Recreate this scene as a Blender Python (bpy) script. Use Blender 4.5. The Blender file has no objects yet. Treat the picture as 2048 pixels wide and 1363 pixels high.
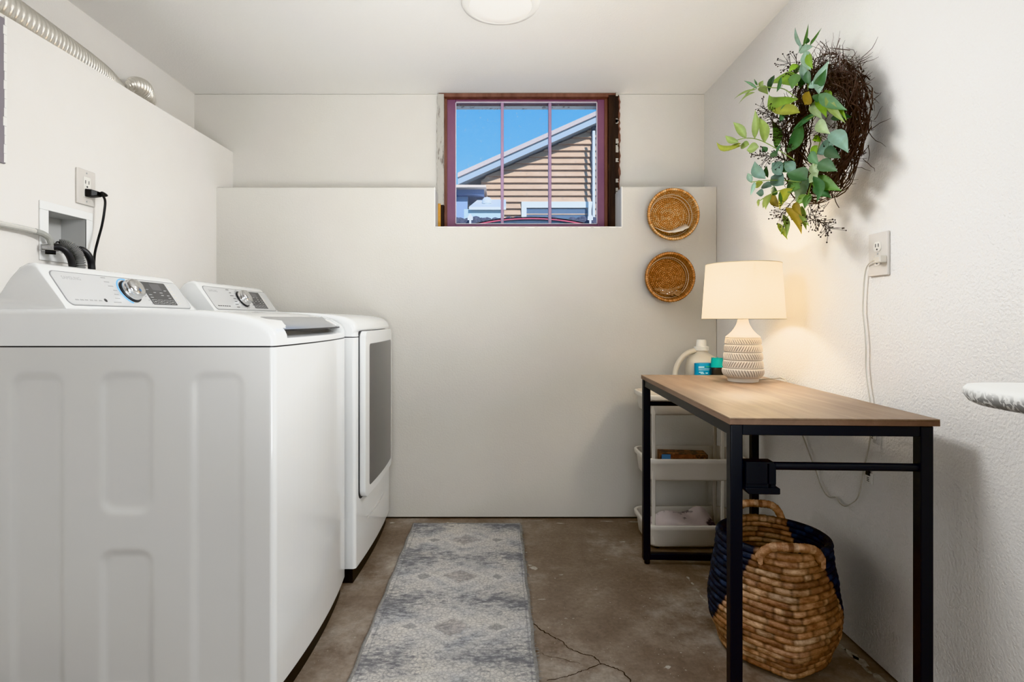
import bpy, bmesh, math, random
from mathutils import Vector, Matrix
R = random.Random(7)
PI = math.pi
sc = bpy.context.scene
COL = sc.collection
F, VX, VY, H = 1120.0, 996.0, 636.0, 1.04      # focal length (px of 2048), vanishing point, eye height

def P(x, y, d):
    return Vector(((x - VX) * d / F, d, H + (VY - y) * d / F))

def WX(x, y, X):                                # point on a plane X = const
    d = X * F / (x - VX)
    return P(x, y, d)

# ---------------------------------------------------------------- materials
def lin(c):
    return tuple(((v / 255) / 12.92 if v / 255 <= .04045 else ((v / 255 + .055) / 1.055) ** 2.4) for v in c) + (1.0,)

class NT:
    def __init__(s, m):
        s.t = m.node_tree; s.n = s.t.nodes; s.l = s.t.links
    def add(s, typ, **kw):
        nd = s.n.new(typ)
        for k, v in kw.items():
            if k.startswith('_'): setattr(nd, k[1:], v)
            else:
                nd.inputs[k.replace('__', ' ')].default_value = v
        return nd
    def link(s, a, b): s.l.new(a, b)
    def math(s, op, a, b=None, c=None, clamp=False):
        nd = s.n.new('ShaderNodeMath'); nd.operation = op; nd.use_clamp = clamp
        for i, v in enumerate((a, b, c)):
            if v is None: continue
            if isinstance(v, (int, float)): nd.inputs[i].default_value = v
            else: s.l.new(v, nd.inputs[i])
        return nd.outputs[0]
    def mix(s, f, a, b, typ='MIX'):
        nd = s.n.new('ShaderNodeMix'); nd.data_type = 'RGBA'; nd.blend_type = typ
        for i, v in ((0, f), (6, a), (7, b)):
            if isinstance(v, (int, float)): nd.inputs[i].default_value = v
            elif isinstance(v, tuple): nd.inputs[i].default_value = v
            else: s.l.new(v, nd.inputs[i])
        return nd.outputs[2]
    def ramp(s, f, stops):
        nd = s.n.new('ShaderNodeValToRGB'); el = nd.color_ramp.elements
        while len(el) < len(stops): el.new(.5)
        for e, (p, c) in zip(el, stops): e.position = p; e.color = c
        s.l.new(f, nd.inputs[0]); return nd.outputs[0]
    def noise(s, vec, scale, detail=3, rough=.5, dist=0):
        nd = s.add('ShaderNodeTexNoise', Scale=scale, Detail=detail, Roughness=rough, Distortion=dist)
        if vec is not None: s.l.new(vec, nd.inputs['Vector'])
        return nd.outputs['Fac']
    def mapping(s, vec, scale=(1, 1, 1), loc=(0, 0, 0), rot=(0, 0, 0)):
        nd = s.n.new('ShaderNodeMapping')
        nd.inputs['Scale'].default_value = scale; nd.inputs['Location'].default_value = loc; nd.inputs['Rotation'].default_value = rot
        s.l.new(vec, nd.inputs['Vector']); return nd.outputs[0]

def M(name, c, rough=.5, metal=0., coat=0., var=None, bump=None, attr=False, spec=.5, trans=0., emit=None, sss=0., sheen=0.):
    m = bpy.data.materials.new(name); m.use_nodes = True
    t = NT(m); b = t.n['Principled BSDF']
    col = lin(c)
    b.inputs['Base Color'].default_value = col
    b.inputs['Roughness'].default_value = rough; b.inputs['Metallic'].default_value = metal
    b.inputs['Coat Weight'].default_value = coat; b.inputs['Coat Roughness'].default_value = .05
    b.inputs['Specular IOR Level'].default_value = spec
    b.inputs['Transmission Weight'].default_value = trans
    if sheen: b.inputs['Sheen Weight'].default_value = sheen
    if emit: b.inputs['Emission Color'].default_value = lin(emit[0]); b.inputs['Emission Strength'].default_value = emit[1]
    tc = t.n.new('ShaderNodeTexCoord'); ob = tc.outputs['Object']
    cur = None
    if attr:
        a = t.n.new('ShaderNodeAttribute'); a.attribute_name = 'Col'; cur = a.outputs['Color']
    if var:                                       # (scale, colour 2, stretch, sharpness)
        v = t.mapping(ob, scale=var[2] if len(var) > 2 else (1, 1, 1))
        f = t.noise(v, var[0], 5, .6)
        lo, hi = var[3] if len(var) > 3 else (.3, .7)
        rp = t.ramp(f, [(lo, (0, 0, 0, 1)), (hi, (1, 1, 1, 1))])
        if attr: cur = t.mix(rp, cur, t.mix(1.0, cur, lin(var[1]), 'MULTIPLY'))
        else: cur = t.mix(rp, col, lin(var[1]))
    if cur is not None: t.link(cur, b.inputs['Base Color'])
    if bump:                                      # (scale, strength, distance, stretch)
        v = t.mapping(ob, scale=bump[3] if len(bump) > 3 else (1, 1, 1))
        f = t.noise(v, bump[0], 3, .55)
        bn = t.add('ShaderNodeBump', Strength=bump[1], Distance=bump[2]); t.link(f, bn.inputs['Height'])
        t.link(bn.outputs[0], b.inputs['Normal'])
    return m

m_wall = M('wall_paint', (233, 230, 226), .62, var=(1.3, (229, 225, 219)), bump=(120, .16, .004))
m_wall_rough = M('wall_paint_orange_peel', (233, 231, 228), .6, var=(1.3, (229, 226, 221)), bump=(150, .5, .006))
m_wall_cream = M('wall_paint_cream', (214, 211, 204), .62, var=(1.1, (208, 204, 196)), bump=(110, .2, .004))
m_wall_dim = M('wall_paint_smooth', (224, 218, 208), .65, bump=(60, .25, .004))
m_ceiling = M('ceiling_paint', (236, 234, 230), .7, bump=(110, .3, .004))
m_trimwhite = M('white_edge_paint', (240, 238, 233), .5)
m_enamel = M('white_enamel', (236, 237, 236), .22, coat=.5, bump=(140, .03, .001))
m_enamel_shaded = M('white_enamel_shaded', (219, 219, 217), .3, coat=.25)  # same enamel, darkened to paint the shade on the washer's near side
m_panel = M('silver_white_panel', (222, 223, 224), .28, metal=.35)
m_chrome = M('chrome', (215, 215, 215), .12, metal=1.)
m_silver = M('brushed_silver', (186, 188, 190), .34, metal=.8)
m_display = M('dark_grey_display', (84, 84, 85), .25)
m_printlight = M('pale_print', (190, 190, 190), .5)
m_print = M('grey_print', (176, 176, 176), .5)
m_printrim = M('panel_rim_grey', (150, 150, 150), .5)
m_printdark = M('dark_print', (70, 70, 70), .5)
m_blue = M('light_blue_ring', (120, 190, 235), .3, emit=((120, 190, 240), .3))
m_black = M('black_plastic', (22, 21, 22), .4)
m_blackrub = M('black_rubber', (44, 44, 46), .4)
m_greyrub = M('grey_corrugated_plastic', (128, 128, 126), .4)
m_glassdark = M('smoked_door_glass', (84, 82, 80), .25, coat=.15)
m_desk = M('black_steel', (15, 18, 26), .38, spec=.6)
m_white_pl = M('white_plastic', (228, 226, 220), .4)
m_outlet = M('outlet_plate', (214, 209, 202), .35)
m_outletw = M('outlet_white', (232, 229, 222), .3)
m_box = M('white_box_plastic', (238, 238, 236), .35)
m_duct = M('aluminium_foil', (236, 233, 226), .3, metal=1., bump=(60, .25, .004))
m_cordclear = M('clear_cord', (196, 192, 182), .2)
m_tubeclear = M('pale_tubing', (205, 203, 196), .18, coat=.5)
m_shaderim = M('shade_trim', (190, 176, 150), .8)
m_ceramic = M('carved_ceramic', (230, 220, 205), .7, attr=True, bump=(160, .15, .002))
m_weave = M('woven_rope', (190, 120, 55), .75, attr=True, bump=(220, .5, .002), var=(25, (228, 216, 204)))
m_hamper = M('water_hyacinth', (150, 100, 55), .6, attr=True, bump=(90, .6, .004, (1, 1, 2.5)), var=(38, (150, 130, 115), (1, 1, 1.6)))
m_leaf = M('leaf', (90, 140, 70), .5, attr=True, var=(30, (225, 225, 200)))
m_twig = M('twig', (52, 40, 36), .8, var=(40, (82, 64, 54)))
m_berry = M('berry', (48, 38, 36), .6)
m_stem = M('green_stem', (128, 150, 78), .6)
m_paper = M('white_paper', (236, 226, 210), .7)
m_clothespin = M('pale_wood', (196, 158, 116), .6, var=(60, (160, 120, 84)))
m_jug = M('milky_jug_plastic', (222, 214, 198), .35, trans=.25)
m_teal = M('teal_plastic', (8, 150, 148), .3)
m_label = M('blue_label', (10, 128, 168), .35)
m_labelw = M('label_print', (190, 225, 235), .4)
m_labelg = M('label_green', (60, 170, 120), .4)
m_purple = M('maroon_sash_paint', (134, 92, 112), .45, var=(9, (120, 80, 108), (1, 1, .4)))
m_brown = M('old_brown_wood', (132, 94, 80), .65, var=(22, (98, 66, 54), (1, 1, .15)), bump=(40, .5, .004, (1, 1, .15)))
m_darkwood = M('dark_weathered_wood', (58, 42, 34), .75, var=(26, (28, 22, 20), (1, 1, .12)), bump=(50, .8, .006, (1, 1, .15)))
m_peel = M('peeling_grey_paint', (176, 172, 164), .7, var=(22, (120, 112, 104), (1, 1, .25), (.6, .66)), bump=(60, .6, .004))
m_foam = M('ochre_foam', (190, 142, 70), .9, bump=(60, 1., .01))
m_muntin = M('mauve_muntin', (168, 140, 168), .4)
m_metalpanel = M('mauve_grey_panel', (138, 132, 138), .5)
m_cover = None

def m_custom():
    global m_floor, m_rug, m_wood, m_woodedge, m_shade, m_pane, m_cover, m_ceil_glow, m_blackgap
    # concrete floor
    m_floor = bpy.data.materials.new('stained_concrete'); m_floor.use_nodes = True
    t = NT(m_floor); b = t.n['Principled BSDF']
    ob = t.n.new('ShaderNodeTexCoord').outputs['Object']
    n1 = t.noise(ob, 1.7, 6, .62, .4); n2 = t.noise(ob, 7, 8, .7); n3 = t.noise(ob, 60, 4, .7)
    c = t.ramp(n1, [(.32, lin((118, 104, 92))), (.5, lin((148, 135, 122))), (.66, lin((178, 170, 160)))])
    c = t.mix(t.ramp(n2, [(.38, (1, 1, 1, 1)), (.62, (0, 0, 0, 1))]), c, lin((122, 108, 96)))
    c2 = t.ramp(n3, [(.3, (.75, .75, .75, 1)), (.7, (1.12, 1.12, 1.12, 1))])
    c = t.mix(.8, c, c2, 'MULTIPLY')
    n4 = t.noise(ob, 140, 2, .5)
    c = t.mix(t.ramp(n4, [(.715, (0, 0, 0, 1)), (.74, (1, 1, 1, 1))]), c, lin((190, 182, 170)))
    t.link(c, b.inputs['Base Color'])
    t.link(t.ramp(n2, [(.3, (.42, .42, .42, 1)), (.7, (.68, .68, .68, 1))]), b.inputs['Roughness'])
    bn = t.add('ShaderNodeBump', Strength=.25, Distance=.004); t.link(n2, bn.inputs['Height']); t.link(bn.outputs[0], b.inputs['Normal'])
    # faded runner
    m_rug = bpy.data.materials.new('faded_runner'); m_rug.use_nodes = True
    t = NT(m_rug); b = t.n['Principled BSDF']; b.inputs['Roughness'].default_value = .95; b.inputs['Specular IOR Level'].default_value = .1
    ob = t.n.new('ShaderNodeTexCoord').outputs['Object']
    sx = t.n.new('ShaderNodeSeparateXYZ'); t.link(ob, sx.inputs[0]); x, y = sx.outputs[0], sx.outputs[1]
    wob = t.math('MULTIPLY', t.math('SUBTRACT', t.noise(ob, 30, 4), .5), .05)
    ax = t.math('ABSOLUTE', t.math('ADD', x, t.math('MULTIPLY', t.math('SUBTRACT', t.noise(ob, 26, 4), .5), .03)))
    yy = t.math('SUBTRACT', t.math('PINGPONG', t.math('ADD', y, 10 * .368 + .018), .184), 0.0)       # 0 at a medallion
    yy = t.math('ADD', yy, wob)
    dia = t.math('ADD', t.math('DIVIDE', ax, .075), t.math('DIVIDE', yy, .062))           # diamond distance
    lace = t.add('ShaderNodeTexVoronoi', Scale=62.); lace.feature = 'DISTANCE_TO_EDGE'; t.link(ob, lace.inputs['Vector'])
    lace_f = t.ramp(lace.outputs['Distance'], [(.02, (1, 1, 1, 1)), (.16, (0, 0, 0, 1))])
    flow = t.add('ShaderNodeTexVoronoi', Scale=33.); t.link(ob, flow.inputs['Vector'])
    ring = t.math('ABSOLUTE', t.math('SUBTRACT', t.math('MODULO', flow.outputs['Distance'], .34), .17))
    ring_f = t.ramp(ring, [(.02, (1, 1, 1, 1)), (.07, (0, 0, 0, 1))])
    big = t.noise(t.mapping(ob, (1, 1.5, 1)), 4.2, 4, .6, .3)
    fine = t.noise(t.mapping(ob, (1, 2.6, 1)), 34, 6, .7)
    xf = t.noise(t.mapping(ob, (1, 5, 1)), 120, 3, .7)
    base = t.ramp(big, [(.32, lin((222, 216, 206))), (.52, lin((208, 206, 204))), (.7, lin((192, 195, 200)))])
    # dark worn areas, strongest between medallions and at the edges
    edge = t.math('ADD', t.math('MULTIPLY', yy, 1.9), t.math('MULTIPLY', ax, .75))
    dk = t.math('ADD', t.math('MULTIPLY', big, .55), t.math('ADD', t.math('MULTIPLY', fine, .75), t.math('MULTIPLY', edge, .5)))
    dkf = t.ramp(dk, [(.77, (0, 0, 0, 1)), (.94, (1, 1, 1, 1))])
    c = t.mix(t.math('MULTIPLY', dkf, .88), base, lin((100, 101, 107)))
    c = t.mix(t.math('MULTIPLY', ring_f, t.math('MULTIPLY', fine, .7)), c, lin((112, 112, 116)))
    band = t.math('ABSOLUTE', t.math('SUBTRACT', dia, 1.3))
    c = t.mix(t.math('MULTIPLY', t.ramp(band, [(.0, (1, 1, 1, 1)), (.36, (0, 0, 0, 1))]), .55), c, lin((232, 228, 220)))
    band2 = t.math('ABSOLUTE', t.math('SUBTRACT', dia, 2.5))
    c = t.mix(t.math('MULTIPLY', t.ramp(band2, [(.0, (1, 1, 1, 1)), (.5, (0, 0, 0, 1))]), .4), c, lin((228, 225, 218)))
    c = t.mix(t.math('MULTIPLY', t.ramp(dia, [(.86, (1, 1, 1, 1)), (1.0, (0, 0, 0, 1))]), .6), c, t.mix(t.ramp(fine, [(.38, (0, 0, 0, 1)), (.62, (1, 1, 1, 1))]), lin((92, 86, 84)), lin((206, 196, 190))))
    ax2 = t.math('ABSOLUTE', t.math('SUBTRACT', ax, .145))
    dia2 = t.math('ADD', t.math('DIVIDE', ax2, .03), t.math('DIVIDE', yy, .026))
    c = t.mix(t.math('MULTIPLY', t.ramp(dia2, [(.8, (1, 1, 1, 1)), (1.0, (0, 0, 0, 1))]), .5), c, lin((122, 120, 120)))
    c = t.mix(t.math('MULTIPLY', t.ramp(t.math('ABSOLUTE', t.math('SUBTRACT', dia2, 1.35)), [(.0, (1, 1, 1, 1)), (.3, (0, 0, 0, 1))]), .6), c, lin((230, 226, 220)))
    c = t.mix(t.math('MULTIPLY', lace_f, t.math('MULTIPLY', xf, .6)), c, lin((116, 116, 118)))
    c = t.mix(t.ramp(xf, [(.35, (.55, .55, .55, 1)), (.6, (0, 0, 0, 1))]), c, lin((142, 142, 144)))
    # border line near the edge
    bl = t.math('ABSOLUTE', t.math('SUBTRACT', t.math('ABSOLUTE', x), .25))
    c = t.mix(t.math('MULTIPLY', t.ramp(bl, [(.0, (1, 1, 1, 1)), (.004, (0, 0, 0, 1))]), .5), c, lin((120, 120, 122)))
    t.link(c, b.inputs['Base Color'])
    rib = t.math('SINE', t.math('MULTIPLY', x, 2200.))
    hgt = t.math('ADD', t.math('MULTIPLY', rib, .5), xf)
    bn = t.add('ShaderNodeBump', Strength=.35, Distance=.002); t.link(hgt, bn.inputs['Height']); t.link(bn.outputs[0], b.inputs['Normal'])
    # wood laminate
    def wood(nm, c1, c2, c3):
        m = bpy.data.materials.new(nm); m.use_nodes = True
        t = NT(m); b = t.n['Principled BSDF']; b.inputs['Roughness'].default_value = .42
        ob = t.n.new('ShaderNodeTexCoord').outputs['Object']
        a = t.noise(t.mapping(ob, (9, .8, 9)), 2.2, 6, .6, .6); g = t.noise(t.mapping(ob, (60, 1.6, 60)), 3.0, 4, .6)
        big = t.noise(ob, 2.6, 3)
        c = t.ramp(a, [(.3, lin(c1)), (.55, lin(c2)), (.72, lin(c3))])
        c = t.mix(t.ramp(g, [(.45, (0, 0, 0, 1)), (.75, (.45, .45, .45, 1))]), c, lin(c1))
        c = t.mix(t.ramp(big, [(.42, (0, 0, 0, 1)), (.7, (.35, .35, .35, 1))]), c, lin((150, 132, 114)))
        t.link(c, b.inputs['Base Color'])
        return m
    m_wood = wood('oak_laminate', (108, 88, 70), (138, 115, 94), (158, 137, 117))
    m_woodedge = wood('walnut_edge', (98, 74, 60), (116, 88, 72), (126, 98, 82))
    # lampshade linen
    m_shade = bpy.data.materials.new('linen_shade'); m_shade.use_nodes = True
    t = NT(m_shade); out = t.n['Material Output']; t.n.remove(t.n['Principled BSDF'])
    ob = t.n.new('ShaderNodeTexCoord').outputs['Object']
    wv = t.noise(t.mapping(ob, (1, 1, 8)), 90, 3)
    c = t.mix(wv, lin((240, 226, 200)), lin((250, 240, 220)))
    d = t.n.new('ShaderNodeBsdfDiffuse'); tr = t.n.new('ShaderNodeBsdfTranslucent'); mx = t.n.new('ShaderNodeMixShader')
    t.link(c, d.inputs[0]); t.link(c, tr.inputs[0]); mx.inputs[0].default_value = .21
    t.link(d.outputs[0], mx.inputs[1]); t.link(tr.outputs[0], mx.inputs[2]); t.link(mx.outputs[0], out.inputs[0])
    # window pane
    m_pane = bpy.data.materials.new('window_glass'); m_pane.use_nodes = True
    t = NT(m_pane); out = t.n['Material Output']; t.n.remove(t.n['Principled BSDF'])
    a = t.n.new('ShaderNodeBsdfTransparent'); a.inputs[0].default_value = (.93, .96, .98, 1)
    g = t.n.new('ShaderNodeBsdfGlossy'); g.inputs['Roughness'].default_value = .05
    d = t.n.new('ShaderNodeBsdfDiffuse'); d.inputs[0].default_value = lin((200, 205, 215))
    ob = t.n.new('ShaderNodeTexCoord').outputs['Object']
    mx = t.n.new('ShaderNodeMixShader'); mx.inputs[0].default_value = .0
    t.link(a.outputs[0], mx.inputs[1]); t.link(g.outputs[0], mx.inputs[2])
    mx2 = t.n.new('ShaderNodeMixShader'); t.link(t.ramp(t.noise(ob, 55, 3, .6), [(.62, (.06, .06, .06, 1)), (.72, (.2, .2, .2, 1))]), mx2.inputs[0])  # diffuse veil in the glass paints haze over the view, stronger in noise spots
    t.link(mx.outputs[0], mx2.inputs[1]); t.link(d.outputs[0], mx2.inputs[2]); t.link(mx2.outputs[0], out.inputs[0])
    # ironing board cover with grey fern print along the edge
    m_cover = bpy.data.materials.new('printed_board_cover'); m_cover.use_nodes = True
    t = NT(m_cover); b = t.n['Principled BSDF']; b.inputs['Roughness'].default_value = .85
    ob = t.n.new('ShaderNodeTexCoord').outputs['Object']
    sx = t.n.new('ShaderNodeSeparateXYZ'); t.link(ob, sx.inputs[0])
    v = t.mapping(ob, (18, 52, 38), rot=(0, .5, .7))
    f = t.noise(v, 1.6, 2, .4, 1.2)
    leafm = t.ramp(f, [(.47, (0, 0, 0, 1)), (.53, (1, 1, 1, 1))])
    patch = t.ramp(t.noise(ob, 9, 2), [(.42, (0, 0, 0, 1)), (.55, (1, 1, 1, 1))])
    low = t.ramp(t.math('ADD', t.math('MULTIPLY', sx.outputs[2], 20.), .5), [(.45, (1, 1, 1, 1)), (.75, (.0, .0, .0, 1))])
    c = t.mix(t.math('MULTIPLY', t.math('MULTIPLY', leafm, low), .7), lin((238, 238, 235)), lin((96, 96, 94)))
    t.link(c, b.inputs['Base Color'])
    m_ceil_glow = M('lit_diffuser', (245, 243, 238), .5, emit=((255, 251, 245), .22))
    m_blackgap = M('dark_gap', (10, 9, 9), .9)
m_custom()

# ---------------------------------------------------------------- mesh helper
class MB:
    def __init__(s):
        s.v = []; s.f = []; s.m = []; s.c = {}; s.cur = None; s.mi = 0
    def vert(s, p):
        s.v.append(Vector(p))
        if s.cur is not None: s.c[len(s.v) - 1] = s.cur
        return len(s.v) - 1
    def face(s, ids): s.f.append(tuple(ids)); s.m.append(s.mi)
    def box(s, lo, hi, rot=None, org=None):
        ps = [Vector((x, y, z)) for z in (lo[2], hi[2]) for y in (lo[1], hi[1]) for x in (lo[0], hi[0])]
        if rot is not None: ps = [rot @ p + Vector(org) for p in ps]
        i = [s.vert(p) for p in ps]
        for q in ((0, 2, 3, 1), (4, 5, 7, 6), (0, 1, 5, 4), (2, 6, 7, 3), (0, 4, 6, 2), (1, 3, 7, 5)): s.face([i[k] for k in q])
        return s
    def loft(s, rings, closed=True, caps=True, loop=False):
        ids = [[s.vert(p) for p in r] for r in rings]
        n = len(ids[0]); k = len(ids)
        for a in range(k if loop else k - 1):
            A, B = ids[a], ids[(a + 1) % k]
            for j in range(n if closed else n - 1):
                s.face((A[j], A[(j + 1) % n], B[(j + 1) % n], B[j]))
        if caps and not loop and closed:
            s.face(ids[0][::-1]); s.face(ids[-1])
        return s
    def tube(s, pts, r, n=8, caps=True, loop=False, flat=1.0):
        pts = [Vector(p) for p in pts]; k = len(pts)
        rr = r if isinstance(r, (list, tuple)) else [r] * k
        rings = []; up = None
        for i, p in enumerate(pts):
            a = pts[(i - 1) % k] if (loop or i > 0) else p
            b = pts[(i + 1) % k] if (loop or i < k - 1) else p
            t = (b - a)
            t = t.normalized() if t.length > 1e-9 else Vector((0, 0, 1))
            if up is None:
                up = Vector((0, 0, 1)) if abs(t.z) < .9 else Vector((1, 0, 0))
            up = (up - t * up.dot(t))
            if up.length < 1e-6: up = t.orthogonal()
            up.normalize(); sd = t.cross(up)
            rings.append([p + (up * math.cos(2 * PI * j / n) * flat + sd * math.sin(2 * PI * j / n)) * rr[i] for j in range(n)])
        return s.loft(rings, True, caps, loop)
    def lathe(s, prof, c=(0, 0, 0), n=32, axis=None, caps=False):
        c = Vector(c)
        ax = Vector(axis).normalized() if axis is not None else Vector((0, 0, 1))
        u = ax.orthogonal().normalized() if axis is not None else Vector((1, 0, 0)); w = ax.cross(u)
        rings = [[c + ax * z + (u * math.cos(2 * PI * j / n) + w * math.sin(2 * PI * j / n)) * max(r, 1e-5) for j in range(n)] for r, z in prof]
        return s.loft(rings, True, caps)
    def prism(s, poly, ext, org=(0, 0, 0), u=(1, 0, 0), v=(0, 1, 0), w=(0, 0, 1)):
        o, u, v, w = Vector(org), Vector(u), Vector(v), Vector(w)
        lo = [o + u * a + v * b + w * ext[0] for a, b in poly]; hi = [o + u * a + v * b + w * ext[1] for a, b in poly]
        return s.loft([lo, hi])
    def sphere(s, c, r, n=8, k=5):
        return s.lathe([(r * math.sin(PI * i / k), -r * math.cos(PI * i / k)) for i in range(k + 1)], c, n)
    def build(s, name, mats, parent=None, smooth=35, bevel=0, kind=None, org=None, label=None, seg=2):
        if not isinstance(mats, (list, tuple)): mats = [mats]
        if org is None:
            if parent is not None: org = ORG[parent.name]
            else:
                xs = [p.x for p in s.v]; ys = [p.y for p in s.v]; zs = [p.z for p in s.v]
                org = Vector(((min(xs) + max(xs)) / 2, (min(ys) + max(ys)) / 2, min(zs)))
        org = Vector(org)
        me = bpy.data.meshes.new(name)
        me.from_pydata([p - org for p in s.v], [], s.f)
        for m in mats: me.materials.append(m)
        if len(mats) > 1: me.polygons.foreach_set('material_index', s.m)
        if s.c:
            at = me.color_attributes.new('Col', 'FLOAT_COLOR', 'POINT')
            buf = []
            for i in range(len(s.v)): buf += list(s.c.get(i, (.5, .5, .5, 1)))
            at.data.foreach_set('color', buf)
        bm = bmesh.new(); bm.from_mesh(me); bmesh.ops.recalc_face_normals(bm, faces=bm.faces); bm.to_mesh(me); bm.free()
        if smooth:
            me.polygons.foreach_set('use_smooth', [True] * len(me.polygons))
            me.set_sharp_from_angle(angle=math.radians(smooth))
        o = bpy.data.objects.new(name, me); COL.objects.link(o)
        if parent is not None: o.parent = parent
        else: o.location = org
        ORG[o.name] = org
        if bevel:
            b = o.modifiers.new('bevel', 'BEVEL'); b.width = bevel; b.segments = seg; b.limit_method = 'ANGLE'; b.angle_limit = math.radians(40); b.harden_normals = True
        if kind: o['kind'] = kind
        if label: o['label'] = label
        return o
ORG = {}

def tag(o, label, cat, group=None, kind=None):
    o['label'] = label; o['category'] = cat
    if group: o['group'] = group
    if kind: o['kind'] = kind
    return o
def thing(name, label, cat, loc, group=None):
    o = bpy.data.objects.new(name, None); COL.objects.link(o); o.location = loc; o.empty_display_size = .05
    ORG[o.name] = Vector(loc)
    return tag(o, label, cat, group)
def spline(pts, n=8):
    pts = [Vector(p) for p in pts]; out = []
    q = [pts[0] * 2 - pts[1]] + pts + [pts[-1] * 2 - pts[-2]]
    for i in range(1, len(q) - 2):
        a, b, c, d = q[i - 1:i + 3]
        for k in range(n):
            t = k / n
            out.append(.5 * ((2 * b) + (c - a) * t + (2 * a - 5 * b + 4 * c - d) * t * t + (3 * b - a - 3 * c + d) * t ** 3))
    out.append(pts[-1]); return out
def rrect(x0, x1, y0, y1, r, n=6):
    o = []
    for cx, cy, a in ((x1 - r, y0 + r, -PI / 2), (x1 - r, y1 - r, 0), (x0 + r, y1 - r, PI / 2), (x0 + r, y0 + r, PI)):
        for k in range(n + 1):
            t = a + PI / 2 * k / n; o.append((cx + r * math.cos(t), cy + r * math.sin(t)))
    return o
def text(body, size, org, u, v, m, name, parent, off=.0004):
    cu = bpy.data.curves.new('t', 'FONT'); cu.body = body; cu.size = size; cu.extrude = off
    to = bpy.data.objects.new('t', cu); COL.objects.link(to)
    bpy.context.view_layer.update()
    dg = bpy.context.evaluated_depsgraph_get()
    me = bpy.data.meshes.new_from_object(to.evaluated_get(dg))
    bpy.data.objects.remove(to); bpy.data.curves.remove(cu)
    u, v = Vector(u).normalized(), Vector(v).normalized(); w = u.cross(v); o3 = Vector(org) - ORG[parent.name]
    for vt in me.vertices: vt.co = o3 + u * vt.co.x + v * vt.co.y + w * vt.co.z
    me.materials.clear(); me.materials.append(m); me.name = name
    o = bpy.data.objects.new(name, me); COL.objects.link(o); o.parent = parent; ORG[o.name] = ORG[parent.name]
    return o

# ---------------------------------------------------------------- room shell
XL, XLU, XR = -1.463, -1.675, 1.138             # lower left wall, recessed upper left wall, right wall
YB, YBU, YF = 2.91, 3.09, -1.7                  # lower back wall, recessed upper back wall, wall behind the camera
ZC, ZL, ZLF = 2.277, 1.72, 1.956                # ceiling, back ledge, left ledge

fl = MB(); fl.box((XLU - .2, YF - .1, -.12), (XR + .2, YBU + .4, 0))
fl.mi = 1                                       # cracks
def ribbon(pts, w, z=.0006):
    pts = [Vector((p.x, p.y, 0)) for p in pts]
    for i in range(len(pts) - 1):
        t = (pts[i + 1] - pts[i]).normalized(); n = Vector((-t.y, t.x, 0))
        a, b = w[i], w[i + 1]
        q = [fl.vert(p + Vector((0, 0, z))) for p in (pts[i] - n * a, pts[i] + n * a, pts[i + 1] + n * b, pts[i + 1] - n * b)]
        fl.face(q)
def FP(x, y): return P(x, y, H * F / (y - VY))
def crack(px, w0):
    pts = spline([FP(*p) for p in px], 5)
    pts = [p + Vector((R.uniform(-.004, .004), R.uniform(-.004, .004), 0)) for p in pts]
    ribbon(pts, [w0 * R.uniform(.5, 1.2) for _ in pts])
crack([(1068, 1246), (1084, 1259), (1104, 1272), (1125, 1282), (1138, 1296), (1165, 1307), (1185, 1312), (1203, 1327), (1225, 1333), (1243, 1342), (1262, 1362), (1280, 1385)], .0018)
crack([(1203, 1327), (1175, 1337), (1150, 1346), (1128, 1354), (1095, 1361)], .0012)
crack([(1080, 1305), (1100, 1312), (1130, 1318), (1160, 1326)], .0006)
fl.mi = 2                                       # paint flecks
def fleck(x, y, r, rx=None, n=11):
    c = FP(x, y); rx = rx or r
    ids = [fl.vert(c + Vector((math.cos(2 * PI * k / n) * rx * R.uniform(.45, 1.15), math.sin(2 * PI * k / n) * r * R.uniform(.45, 1.15), .0008))) for k in range(n)]
    fl.face(ids)
for x, y, r, rx in ((1067, 1136, .02, .018), (1060, 1130, .010, .01), (1245, 1083, .010, .018), (1123, 1149, .006, .012), (1083, 1198, .004, .02), (1335, 1334, .010, .012),
                    (1362, 1305, .004, .004), (1408, 1305, .003, .005), (1131, 1236, .003, .006), (1147, 1236, .003, .005), (1053, 1104, .005, .006), (900, 1045, .012, .03),
                    (785, 1045, .012, .02), (1280, 1043, .010, .06), (1120, 1046, .007, .03), (1215, 1042, .006, .05), (1075, 1041, .004, .05), (1192, 1178, .003, .01), (1300, 1196, .003, .004),
                    (1348, 1199, .003, .004), (1212, 1118, .004, .008), (1110, 1156, .006, .003), (1372, 1340, .004, .004), (1413, 1157, .004, .01), (710, 1274, .003, .004), (1240, 1236, .002, .004)):
    fleck(x, y, r, rx)
for _ in range(120):
    fleck(R.uniform(1045, 1470), R.uniform(1045, 1363), R.uniform(.0008, .0022))
for x, y in ((1376, 1155), (1385, 1166), (1395, 1180), (1402, 1192), (1410, 1200)):
    fleck(x, y, .014, .006)
for k in range(46):                             # plaster crumbs along the right wall
    yy = 1.2 + k * .038
    c = Vector((XR - R.uniform(.03, .055), yy, 0)); n = 9; rr = R.uniform(.012, .026)
    fl.face([fl.vert(c + Vector((math.cos(2 * PI * j / n) * rr * R.uniform(.4, 1.) * .8, math.sin(2 * PI * j / n) * rr * 1.6 * R.uniform(.4, 1.1), .0008))) for j in range(n)])
m_crack = M('crack_dirt', (52, 42, 36), .9); m_fleck = M('dried_paint_flecks', (196, 190, 180), .7, var=(60, (150, 140, 128)))
fl.build('floor', [m_floor, m_crack, m_fleck], kind='structure', smooth=0, org=(0, 0, 0))

MB().box((XLU - .2, YF - .1, ZC), (XR + .2, YBU + .21, ZC + .12)).build('ceiling', m_ceiling, kind='structure', smooth=0, org=(0, 0, ZC))

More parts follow.
